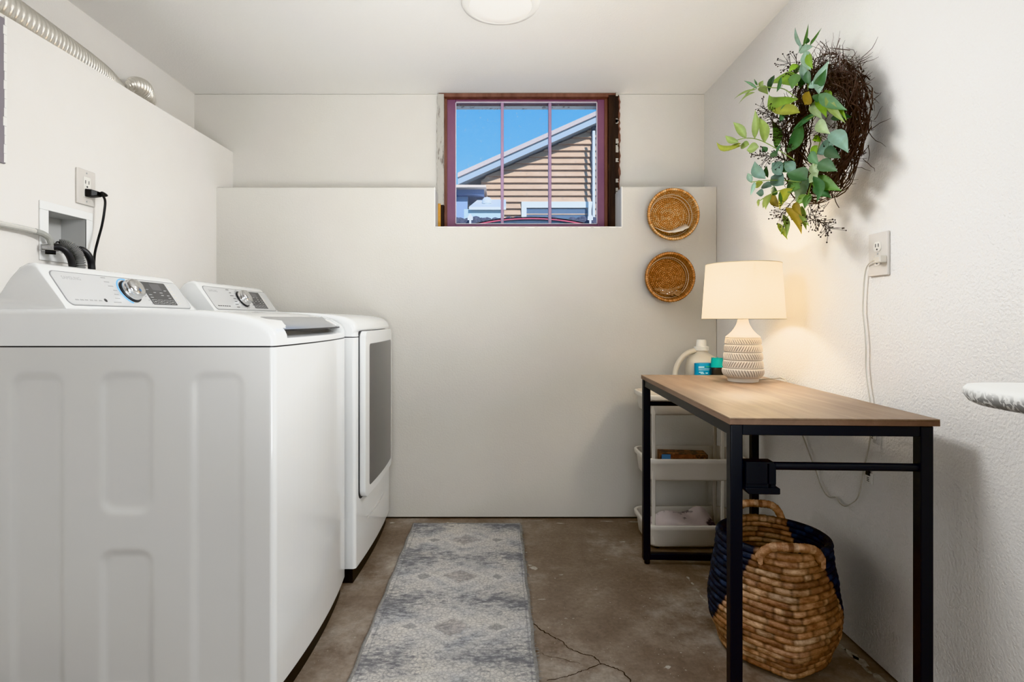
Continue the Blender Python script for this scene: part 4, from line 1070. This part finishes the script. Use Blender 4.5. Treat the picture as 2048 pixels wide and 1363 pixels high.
def coil(z, R_, rad, row):
    ids = []; k0 = R.random() * 9; segc = []
    run = 0; colr = R.choice(nat)
    for j in range(nseg):
        if run <= 0: run = R.randint(3, 11); colr = R.choice(nat); sh_ = R.uniform(.75, 1.1)
        run -= 1; segc.append((colr, sh_, run))
    for j in range(nseg):
        th = 2 * PI * j / nseg
        dcr = min(abs((th - c + PI) % (2 * PI) - PI) for c in (phi0, phi0 + PI))
        rr = R_ * (1 + .055 * math.exp(-(dcr / .28) ** 2) - .018 * math.exp(-((dcr - .8) / .35) ** 2))
        zz = z - .010 * math.exp(-(dcr / .25) ** 2) * (1 - .95 * z / .36)
        isn = natural(th, z / .36)
        if isn: cc, s_, rn = segc[j]
        else: cc = navy[(j // 5 + row) % 4]; s_, rn = 1., 1
        wob = rad * (1.0 + (.07 if rn % 3 == 0 else 0) - (.16 if rn == 0 else 0))
        base = lin(cc)
        row_ids = []
        for q in range(ns):
            a = 2 * PI * q / ns
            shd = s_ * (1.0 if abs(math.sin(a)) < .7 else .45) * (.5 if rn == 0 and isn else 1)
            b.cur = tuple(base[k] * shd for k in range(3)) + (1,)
            row_ids.append(b.vert((HX + (rr + wob * .95 * math.cos(a)) * math.cos(th), HY + (rr + wob * .95 * math.cos(a)) * math.sin(th), zz + wob * math.sin(a))))
        ids.append(row_ids)
    for j in range(nseg):
        for q in range(ns): b.face((ids[j][q], ids[j][(q + 1) % ns], ids[(j + 1) % nseg][(q + 1) % ns], ids[(j + 1) % nseg][q]))
for i in range(rows):
    z = .022 + (.352 - .022) * i / (rows - 1)
    coil(z, hr(z) - .012, .0106 if i < rows - 1 else .0125, i)
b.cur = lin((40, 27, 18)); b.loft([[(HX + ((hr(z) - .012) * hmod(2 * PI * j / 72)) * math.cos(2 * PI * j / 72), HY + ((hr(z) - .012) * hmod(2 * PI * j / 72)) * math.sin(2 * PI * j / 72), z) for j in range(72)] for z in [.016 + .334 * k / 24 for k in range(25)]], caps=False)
b.cur = lin((90, 62, 40)); b.lathe([(.0, .006), (.145, .006), (.150, .014), (.0, .014)], (HX, HY, 0), 40)
b.build('woven_body', m_hamper, hm, smooth=70)
for sd, (hz, spread, tilt) in ((0, (.042, .084, .016)), (1, (.056, .080, -.004))):
    ph = phi0 + (PI if sd else 0); er = Vector((math.cos(ph), math.sin(ph), 0)); et = Vector((-math.sin(ph), math.cos(ph), 0))
    rim = Vector((HX, HY, .352)) + er * (.158 * (1.05))
    pts = []
    for k in range(25):
        t = -1 + 2 * k / 24
        bend = (1 - abs(t) ** 5)
        pts.append(rim + et * (spread * t) + Vector((0, 0, -.006 + hz * bend)) + er * (tilt * bend - .010 * t * t))
    b = MB(); c0_ = None
    rr = []
    pp = spline(pts, 3); ringc = []
    for k in range(len(pp)): rr.append(.0125 * (1 + (.08 if k % 5 == 0 else 0) - (.06 if k % 11 == 0 else 0)))
    nb = 0; pts2 = pp
    b.cur = lin(nat[2]); b.tube(pp, rr, 10)
    keys = list(b.c.keys())
    for k in range(len(pp)):
        base = lin(nat[(k // 6) % 7]); 
        for q in range(10): b.c[k * 10 + q] = base
    for e_ in (pts[0], pts[-1]):                # lashings at the ends
        b.cur = lin(nat[0])
        for k in range(4): b.tube([e_ + er * .016 + Vector((0, 0, .010 - k * .007)), e_ + et * .004 - er * .014 + Vector((0, 0, .008 - k * .007))], .007, 6)
    b.build('basket_handle', m_hamper, hm, smooth=60)

# ---------------------------------------------------------------- woven wall trays
def tray(lab, px, py, R_, depth, rb, dark):
    yb_ = YB; yf = YB - depth; c = P(px, py, yf)
    o = thing('wall_basket', lab, 'basket', (c.x, YB, c.z - R_), 'round woven wall baskets')
    cols = [(246, 190, 128), (232, 168, 102), (252, 212, 160)] if not dark else [(222, 160, 104), (204, 140, 84), (236, 178, 122)]
    b = MB()
    def ringc(rad, y, a, tw, ph):
        n_ = max(16, int(rad * 900)); n_ = min(n_, 150); tws = max(5, int(2 * PI * rad / .0115)); cl_ = [R.random() for _ in range(tws + 1)]
        n_ = max(n_, tws * 5); ids = []
        for j in range(n_):
            th = 2 * PI * j / n_; row = []
            s_ = math.sin(th * tws + ph)
            if dark: s_ += .2 * math.sin(th * 3)
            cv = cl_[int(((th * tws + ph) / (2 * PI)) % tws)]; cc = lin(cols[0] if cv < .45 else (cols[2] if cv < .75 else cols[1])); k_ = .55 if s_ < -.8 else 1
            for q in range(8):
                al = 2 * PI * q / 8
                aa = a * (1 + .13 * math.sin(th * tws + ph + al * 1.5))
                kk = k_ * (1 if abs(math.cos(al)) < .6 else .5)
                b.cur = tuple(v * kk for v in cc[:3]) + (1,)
                rr = rad + aa * math.cos(al)
                row.append(b.vert((c.x + rr * math.cos(th), y + aa * math.sin(al), c.z + rr * math.sin(th))))
            ids.append(row)
        for j in range(n_):
            for q in range(8): b.face((ids[j][q], ids[j][(q + 1) % 8], ids[(j + 1) % n_][(q + 1) % 8], ids[(j + 1) % n_][q]))
    b.cur = lin((58, 34, 16)); b.lathe([(0, .0), (rb, .0), (rb, .005), (0, .005)], (c.x, YB - .0065, c.z), 40, axis=(0, 1, 0))
    k = 0; rad = .004
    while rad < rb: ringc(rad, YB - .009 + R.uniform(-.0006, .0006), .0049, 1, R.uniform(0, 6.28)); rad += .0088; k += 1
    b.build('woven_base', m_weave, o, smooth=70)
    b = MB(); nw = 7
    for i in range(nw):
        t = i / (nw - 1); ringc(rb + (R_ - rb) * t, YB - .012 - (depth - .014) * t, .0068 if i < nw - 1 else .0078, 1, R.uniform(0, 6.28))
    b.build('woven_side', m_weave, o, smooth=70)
    b = MB()
    for rad_, y in ((rb - .004, YB - .020), (rb + (R_ - rb) * .45 - .007, YB - .012 - (depth - .014) * .45)):
        b.tube([(c.x + rad_ * math.cos(2 * PI * j / 60), y, c.z + rad_ * math.sin(2 * PI * j / 60)) for j in range(60)], .0022, 6, loop=True)
    b.build('pale_hoop', M('pale_hoop_cane', (214, 196, 172), .6), o)
    return c
c1 = tray('upper round woven basket on back wall, holding white paper', 1347, 428, .125, .085, .106, 0)
c2_ = tray('lower round woven basket on back wall, holding wooden clothespins', 1340.5, 553.5, .120, .075, .105, 1)
b = MB(); zb0 = c1.z - .092
prf = [(-.086, .026), (-.055, .012), (-.02, .004), (.01, .004), (.045, .012), (.082, .030)]
b.loft([[(c1.x + x, YB - .078 + (0), zb0 + z - .004) for x, z in prf], [(c1.x + x, YB - .022, zb0 + z + .014 + .026 * max(0, min(x, .04) * 10)) for x, z in prf]], closed=False)
pa = b.build('folded_paper', m_paper, smooth=60); so = pa.modifiers.new('thick', 'SOLIDIFY'); so.thickness = .002
tag(pa, 'folded white paper resting inside the upper woven wall basket', 'paper')
pins = []
for k in range(9):
    cx_ = c2_.x - .045 + k * .0115; zc = c2_.z - .084 + .0065 * ((k * 7) % 3) + .00012 * (k - 4) ** 2 * 10
    rot = Matrix.Rotation(R.uniform(-.45, .45), 3, 'Y') @ Matrix.Rotation(R.uniform(-.3, .3), 3, 'Z')
    o = thing('clothespin', 'small wooden clothespin in the pile inside the lower woven wall basket', 'clothespin', (cx_, YB - .045, zc), 'clothespins in the lower wall basket')
    org = Vector((cx_, YB - .045, zc))
    for s_ in (-1, 1):
        MB().loft([[rot @ Vector((-.034, -.004, s_ * .0012)) + org, rot @ Vector((-.034, .004, s_ * .0012)) + org, rot @ Vector((-.034, .004, s_ * .0045)) + org, rot @ Vector((-.034, -.004, s_ * .0045)) + org],
                   [rot @ Vector((.034, -.004, s_ * .0012)) + org, rot @ Vector((.034, .004, s_ * .0012)) + org, rot @ Vector((.034, .004, s_ * .0065)) + org, rot @ Vector((.034, -.004, s_ * .0065)) + org]]).build('clothespin_half', m_clothespin, o, smooth=0)
    MB().tube([rot @ Vector((.004, -.0045, 0)) + org, rot @ Vector((.004, .0045, 0)) + org], .0024, 8).build('clothespin_spring', m_silver, o)

# ---------------------------------------------------------------- wreath
wr = thing('wreath', 'twig wreath with green eucalyptus leaves hanging on the right wall', 'wreath', (XR - .01, 1.84, 1.645))
WC = Vector((1.062, 1.835, 1.650)); RM = .170
b = MB()
for k in range(760):                             # twigs wound round the ring
    th = R.uniform(0, 2 * PI); ph = R.uniform(0, 2 * PI); rr0 = R.uniform(.0, .058)
    span = R.uniform(.25, .8) * R.choice((1, 1, -1)); out = []
    for i in range(5):
        t = i / 4; a = th + span * t
        rr = RM + rr0 * math.cos(ph + t * 1.2) + R.uniform(-.007, .007)
        x = WC.x + rr0 * .8 * math.sin(ph + t) + R.uniform(-.006, .006)
        out.append((min(x, XR - .004), WC.y - rr * math.cos(a) * .96, WC.z + rr * math.sin(a) * 1.06))
    b.tube(out, [.0021, .002, .0018, .0013, .0008], 4, caps=False)
for k in range(900):                             # frizz of short crooked twigs
    th = R.uniform(-.6, 2.4) if R.random() < .55 else R.uniform(0, 2 * PI)
    rr = RM + R.uniform(-.045, .055); er_ = Vector((R.uniform(-.7, .1), -math.cos(th), math.sin(th)))
    p = Vector((WC.x + R.uniform(-.045, .04), WC.y - rr * math.cos(th) * .96, WC.z + rr * math.sin(th) * 1.06))
    tg = Vector((0, math.sin(th), math.cos(th))) * R.choice((-1, 1)) * R.uniform(.3, 1.2)
    dr = (er_ * R.uniform(.1, .9) + tg + Vector((R.uniform(-.6, .3), R.uniform(-.5, .5), R.uniform(-.5, .5)))).normalized()
    out = [p]; L_ = R.uniform(.02, .075)
    for i in range(4):
        dr = (dr + Vector((R.uniform(-.5, .5), R.uniform(-.5, .5), R.uniform(-.5, .5)))).normalized(); p = p + dr * L_ / 4
        out.append((min(p.x, XR - .003), p.y, p.z))
    b.tube(out, [.0011, .001, .0009, .0007, .0004], 3, caps=False)
for px0, py0, px1, py1 in ((1700, 180, 1735, 186), (1695, 150, 1712, 131), (1672, 100, 1680, 76), (1655, 105, 1640, 82), (1690, 345, 1712, 338), (1668, 390, 1678, 415), (1680, 200, 1700, 265), (1620, 95, 1637, 68), (1660, 96, 1700, 100)):
    a, c = WX(px0, py0, 1.06), WX(px1, py1, 1.05); m_ = a.lerp(c, .5) + Vector((R.uniform(-.01, .01), R.uniform(-.01, .01), R.uniform(-.01, .01)))
    b.tube(spline([a, m_, c], 3), .0013, 4)
tw = b.build('twig_ring', m_twig, wr, smooth=80); 
CR = 2.9625
def wp(cx_, cy_, X): return WX(1400 + cx_ / CR, 40 + cy_ / CR, X)
def xoff(cx_, base=.985):
    px = 1400 + cx_ / CR
    return base - max(0, (1575 - px)) / 138 * .15
PAL = {'mint': (150, 180, 164), 'blue': (122, 154, 142), 'green': (98, 136, 74), 'bright': (132, 170, 58), 'yellow': (158, 164, 62), 'dark': (58, 88, 54), 'mid': (84, 124, 84), 'ochre': (162, 138, 58), 'light': (142, 162, 88), 'pale': (164, 184, 140)}
def leaf(b, bs, tp, w, X, colr, curl=.12):
    Bp, Tp = wp(bs[0], bs[1], X), wp(tp[0], tp[1], X - R.uniform(-.015, .03))
    ax = Tp - Bp; L = ax.length; ax.normalize()
    mid = (Bp + Tp) / 2; view = (Vector((0, 0, H)) - mid).normalized()
    nrm = (view + Vector((-.35, R.uniform(-.2, .2), .35)) + Vector((R.uniform(-.3, .3), R.uniform(-.3, .3), R.uniform(-.3, .3)))).normalized()
    nrm = (nrm - ax * nrm.dot(ax)).normalized(); sd = ax.cross(nrm)
    Tp = Tp + ax * (L * .06); Bp = Bp - ax * (L * .04); L *= 1.1
    wid = w / CR * mid.y / F / 2 * 1.12; n_ = 7; base = lin(PAL[colr]); sc_ = R.uniform(.66, .98); ids = []
    sideb = R.uniform(-.12, .12)
    for i in range(n_ + 1):
        t = i / n_; prof = math.sin(PI * t ** .78) ** 1.05 if 0 < t < 1 else 0
        prof = max(prof, .03)
        c = Bp + ax * (L * t) + nrm * (-curl * L * (t * t) + curl * L * .6 * t) + sd * (sideb * L * math.sin(PI * t))
        row = []
        for q, f in ((-1, 1.), (-.5, .45), (0, 0.), (.5, .45), (1, 1.)):
            k = sc_ * (1.18 if q == 0 else (.92 if abs(q) == 1 else 1.0)) * (.85 + .25 * t)
            b.cur = tuple(min(1, v * k) for v in base[:3]) + (1,)
            row.append(b.vert(c + sd * (wid * prof * q) + nrm * (wid * prof * .28 * f)))
        ids.append(row)
    for i in range(n_):
        for q in range(4): b.face((ids[i][q], ids[i][q + 1], ids[i + 1][q + 1], ids[i + 1][q]))
SPR = [
 ([(640, 430), (640, 300), (630, 180), (634, 60)], 1.0, [((605, 165), (562, 45), 20, 'mint'), ((612, 150), (635, 35), 18, 'green'), ((650, 150), (712, 55), 14, 'green'), ((630, 140), (632, 102), 26, 'dark'), ((665, 158), (588, 142), 46, 'mint'), ((622, 190), (650, 288), 58, 'mint'), ((608, 255), (625, 372), 42, 'mint'), ((580, 265), (528, 302), 40, 'bright'), ((640, 200), (662, 280), 40, 'bright'), ((600, 275), (540, 352), 46, 'green'), ((640, 300), (655, 380), 40, 'mid'), ((610, 330), (590, 400), 44, 'dark')]),
 ([(580, 470), (500, 410), (420, 400), (340, 395), (270, 440)], None, [((572, 388), (395, 378), 74, 'bright'), ((568, 470), (400, 437), 76, 'bright'), ((585, 548), (420, 532), 66, 'yellow'), ((440, 330), (410, 425), 30, 'dark'), ((482, 338), (452, 425), 22, 'mid'), ((352, 400), (396, 432), 40, 'light'), ((352, 392), (372, 360), 28, 'light'), ((337, 406), (262, 362), 14, 'mid'), ((332, 412), (195, 463), 13, 'light'), ((322, 430), (228, 492), 16, 'light'), ((340, 386), (322, 350), 10, 'mid'), ((645, 425), (618, 500), 64, 'ochre'), ((570, 320), (545, 400), 60, 'green'), ((510, 500), (470, 600), 50, 'mid')]),
 ([(700, 420), (720, 480), (760, 540), (845, 585)], 1.0, [((706, 432), (757, 250), 64, 'mint'), ((690, 400), (664, 360), 50, 'mint'), ((680, 400), (740, 300), 50, 'mid'), ((710, 440), (852, 522), 64, 'mid'), ((690, 478), (722, 575), 54, 'pale'), ((745, 470), (852, 578), 36, 'bright'), ((750, 440), (846, 592), 44, 'light'), ((700, 470), (745, 560), 50, 'bright'), ((780, 580), (885, 572), 46, 'dark'), ((705, 440), (690, 490), 44, 'mid'), ((740, 420), (760, 500), 40, 'bright')]),
 ([(690, 560), (600, 610), (550, 680), (515, 770)], 1.0, [((690, 562), (545, 640), 62, 'mid'), ((600, 610), (508, 785), 66, 'mid')]),
 ([(560, 830), (450, 760), (350, 710), (270, 700), (190, 720)], None, [((272, 697), (198, 608), 44, 'light'), ((226, 722), (150, 684), 34, 'light'), ((242, 742), (95, 718), 32, 'yellow'), ((240, 730), (165, 752), 26, 'yellow'), ((325, 697), (322, 543), 48, 'light'), ((382, 722), (350, 578), 50, 'light'), ((448, 757), (425, 598), 48, 'green'), ((290, 738), (243, 735), 46, 'light'), ((346, 752), (278, 768), 58, 'light'), ((396, 778), (370, 750), 32, 'mid'), ((458, 802), (415, 790), 38, 'dark'), ((480, 740), (440, 800), 30, 'mid')]),
 ([(600, 960), (500, 950), (400, 950), (300, 960)], None, [((386, 936), (325, 838), 58, 'blue'), ((402, 930), (395, 862), 24, 'dark'), ((306, 962), (282, 905), 30, 'mint'), ((322, 962), (298, 1032), 24, 'mint'), ((372, 962), (322, 990), 38, 'yellow'), ((422, 985), (374, 965), 50, 'blue'), ((376, 1030), (335, 1025), 40, 'blue'), ((482, 915), (425, 848), 66, 'blue'), ((492, 975), (418, 925), 78, 'blue'), ((545, 895), (468, 848), 66, 'mid'), ((558, 905), (500, 838), 58, 'blue'), ((628, 945), (518, 905), 96, 'mid'), ((592, 995), (518, 955), 76, 'green')]),
 ([(560, 990), (470, 1010), (400, 1040), (340, 1080)], None, [((352, 1062), (342, 1105), 20, 'light'), ((422, 1035), (388, 1120), 40, 'light'), ((382, 1062), (370, 1113), 22, 'light'), ((465, 1105), (436, 1010), 42, 'ochre'), ((545, 1005), (466, 1122), 66, 'yellow'), ((500, 1000), (480, 1090), 50, 'green'), ((440, 985), (430, 1040), 40, 'mid')]),
 ([(590, 1050), (540, 1130), (500, 1200), (480, 1270)], None, [((512, 1115), (592, 1247), 50, 'ochre'), ((492, 1155), (512, 1272), 32, 'light'), ((462, 1205), (514, 1292), 28, 'yellow'), ((600, 1105), (628, 1230), 36, 'light'), ((608, 1105), (642, 1210), 32, 'light'), ((570, 1080), (600, 1150), 40, 'ochre')]),
 ([(720, 690), (690, 800), (670, 920), (640, 1040)], 1.0, [((652, 940), (568, 1085), 86, 'mint'), ((640, 1040), (578, 1092), 54, 'bright'), ((672, 930), (692, 1062), 50, 'mid'), ((694, 960), (768, 1042), 66, 'mid'), ((690, 930), (822, 997), 84, 'green'), ((705, 845), (802, 888), 74, 'mid'), ((742, 768), (820, 812), 64, 'dark'), ((768, 672), (864, 772), 84, 'blue'), ((790, 700), (690, 792), 66, 'blue'), ((712, 705), (670, 712), 44, 'bright'), ((695, 745), (650, 802), 54, 'bright'), ((672, 805), (648, 845), 38, 'bright'), ((712, 590), (765, 665), 60, 'pale'), ((670, 850), (692, 925), 56, 'pale'), ((690, 905), (648, 962), 46, 'pale'), ((660, 780), (700, 850), 50, 'mid'), ((650, 1030), (620, 1110), 44, 'green')]),
]
for st, X, lv in SPR:
    b = MB()
    sp = MB(); xs = [(X if X else xoff(p[0])) for p in st]
    for (bs, tp, w_, cl_) in lv:
        xx = (X if X else xoff((bs[0] + tp[0]) / 2)) + R.uniform(-.02, .02)
        leaf(b, bs, tp, w_, xx, cl_)
    o = b.build('leaf_spray', m_leaf, wr, smooth=80)
    so = MB(); so.tube(spline([wp(p[0], p[1], x + .004) for p, x in zip(st, xs)], 5), .0016, 5)
    so.build('stem', m_stem, o)
BER = [((575, 330), (515, 240), 30), ((545, 640), (360, 510), 60), ((540, 740), (400, 560), 60), ((560, 850), (320, 800), 70), ((560, 800), (470, 640), 50), ((640, 1080), (780, 1235), 60), ((560, 1060), (470, 1170), 50), ((600, 470), (660, 420), 40), ((760, 560), (700, 690), 30), ((560, 430), (570, 210), 24), ((600, 520), (540, 600), 40), ((640, 1120), (720, 1200), 30)]
for bs, tp, n_ in BER:
    b = MB(); b.mi = 0
    A, Cc = wp(bs[0], bs[1], xoff(bs[0], 1.0)), wp(tp[0], tp[1], xoff(tp[0], .99))
    L = (Cc - A).length
    sd1 = (Cc - A).normalized().orthogonal().normalized(); sd2 = (Cc - A).normalized().cross(sd1)
    mn = spline([A, A.lerp(Cc, .5) + sd1 * .012, Cc], 5); b.tube(mn, .0011, 4)
    for k in range(n_):
        t = R.uniform(.2, 1.02); p = A.lerp(Cc, t) + sd1 * .012 * math.sin(PI * min(1, t)); q = p + (Cc - A).normalized() * R.uniform(.004, .03) + sd1 * R.uniform(-.035, .035) + sd2 * R.uniform(-.035, .035)
        q.x = min(q.x, XR - .006)
        b.tube([p, q], .0007, 3, caps=False); b.sphere(q, R.uniform(.0018, .0028), 6, 4)
    b.build('berry_spray', m_berry, wr, smooth=80)

# ---------------------------------------------------------------- ironing board
ib = thing('ironing_board', 'white ironing board tip with grey leaf print entering at the right edge', 'ironing board', (1.0, .5, 0))
b = MB(); rings = []
zt_, th_ = .918, .030
def outline(off):
    o = []
    half = lambda y: min(.135, .055 + .09 * max(0, (1.0 - y)) ** .8)
    ytip = 1.085 + off; cxb = .985
    L_ = []; R__ = []
    for k in range(13):
        a = PI / 2 * k / 12
        L_.append((.930 - (.080 + off) * math.sin(a), 1.085 - .11 + (.11 + off) * math.cos(a)))
    for y in (.90, .80, .65, .45, .2, -.1): L_.append((.850 - off - .03 * min(1, (.975 - y)) * .7, y))
    for y in (-.1, .2, .45, .65, .80, .90): R__.append((1.105 + off * .5, y))
    for k in range(12, -1, -1):
        a = PI / 2 * k / 12
        R__.append((.945 + (.160 + off * .5) * math.sin(a), 1.085 - .11 + (.11 + off) * math.cos(a)))
    return L_ + R__
for off, z in ((-.02, zt_), (-.006, zt_ - .002), (0, zt_ - .008), (0, zt_ - .018), (-.008, zt_ - .030), (-.02, zt_ - .036), (-.024, zt_ - .036)):
    rings.append([(x, y, z) for x, y in outline(off)])
b.loft(rings)
b.build('board_cover', m_cover, ib, smooth=60, org=(1.0, .5, zt_ - .018)).location = Vector((0, 0, zt_ - .018))
for s_ in (-1, 1):
    MB().tube([(.99 + s_ * .07, .60, zt_ - .036), (.99 + s_ * .07, .60, zt_ - .06), (.99 + s_ * .10, -.05, .014)], .011, 10).build('leg', m_white_pl, ib)
    MB().tube([(.99 + s_ * .05, -.05, zt_ - .036), (.99 + s_ * .05, -.05, zt_ - .06), (.99 + s_ * .08, .60, .014)], .011, 10).build('leg', m_white_pl, ib)
for y in (-.05, .60): MB().tube([(.86, y, .013), (1.12, y, .013)], .012, 10).build('foot_bar', m_white_pl, ib)

# ---------------------------------------------------------------- light
def light(name, typ, loc, energy, color, size=None, sizey=None, target=None, spread=None):
    l = bpy.data.lights.new(name, typ); l.energy = energy; l.color = color
    if typ == 'AREA':
        l.shape = 'RECTANGLE'; l.size = size; l.size_y = sizey or size
        if spread: l.spread = math.radians(spread)
    elif typ == 'POINT': l.shadow_soft_size = size
    o = bpy.data.objects.new(name, l); COL.objects.link(o); o.location = loc
    if target is not None: o.rotation_euler = (Vector(target) - Vector(loc)).to_track_quat('-Z', 'Y').to_euler()
    return o
light('lamp_bulb', 'POINT', (LX, LY, 1.135), 6.6, (1., .88, .72), .028)
light('room_bounce', 'AREA', (.98, 1.5, 2.15), 12, (.96, .98, 1.), .6, .6, (-1.3, 1.7, 1.2), 100)
light('right_wall_fill', 'AREA', (-.45, 1.65, 2.18), 7.5, (.96, .98, 1.), .5, .5, (1.138, 1.35, 1.35), 95)  # added fill that brightens the right wall, no such lamp in the room
fx_ = light('ceiling_lamp', 'AREA', (.01, 2.19, ZC - .029), 2.2, (.97, .985, 1.), .21, .21, (.01, 2.19, 0)); fx_.data.shape = 'DISK'
light('room_fill', 'AREA', (.25, -.95, 1.45), 14, (.95, .975, 1.), 1.3, 1.0, (-.05, 1.6, .25), 115)
light('ceiling_bounce', 'AREA', (.2, -.1, .7), 8.5, (.96, .98, 1.), .8, .8, (-.2, 2.5, 2.35), 62)
sun = light('sun', 'SUN', (0, -6, 20), 4.6, (1., .95, .88), target=None)
sun.rotation_euler = Vector((-.22, .84, -.48)).to_track_quat('-Z', 'Y').to_euler(); sun.data.angle = .01

wd = bpy.data.worlds.new('sky'); sc.world = wd; wd.use_nodes = True
t = NT(wd); bg = t.n['Background']
g = t.n.new('ShaderNodeTexCoord'); sx = t.n.new('ShaderNodeSeparateXYZ'); t.link(g.outputs['Generated'], sx.inputs[0])
t.link(t.ramp(sx.outputs[2], [(.0, lin((186, 222, 246))), (.16, lin((156, 212, 248))), (.28, lin((112, 190, 244))), (.40, lin((84, 172, 238))), (1., lin((50, 120, 210)))]), bg.inputs[0])
bg.inputs[1].default_value = 1.05

cam = bpy.data.cameras.new('camera'); co = bpy.data.objects.new('camera', cam); COL.objects.link(co)
co.location = (0, 0, H); co.rotation_euler = (PI / 2, 0, 0)
cam.sensor_width = 36; cam.lens = 36 * F / 2048; cam.shift_x = (1024 - VX) / 2048; cam.shift_y = -(681.5 - VY) / 2048; cam.clip_start = .02; cam.clip_end = 200
sc.camera = co
sc.view_settings.view_transform = 'Khronos PBR Neutral'
sc.view_settings.exposure = 0.15
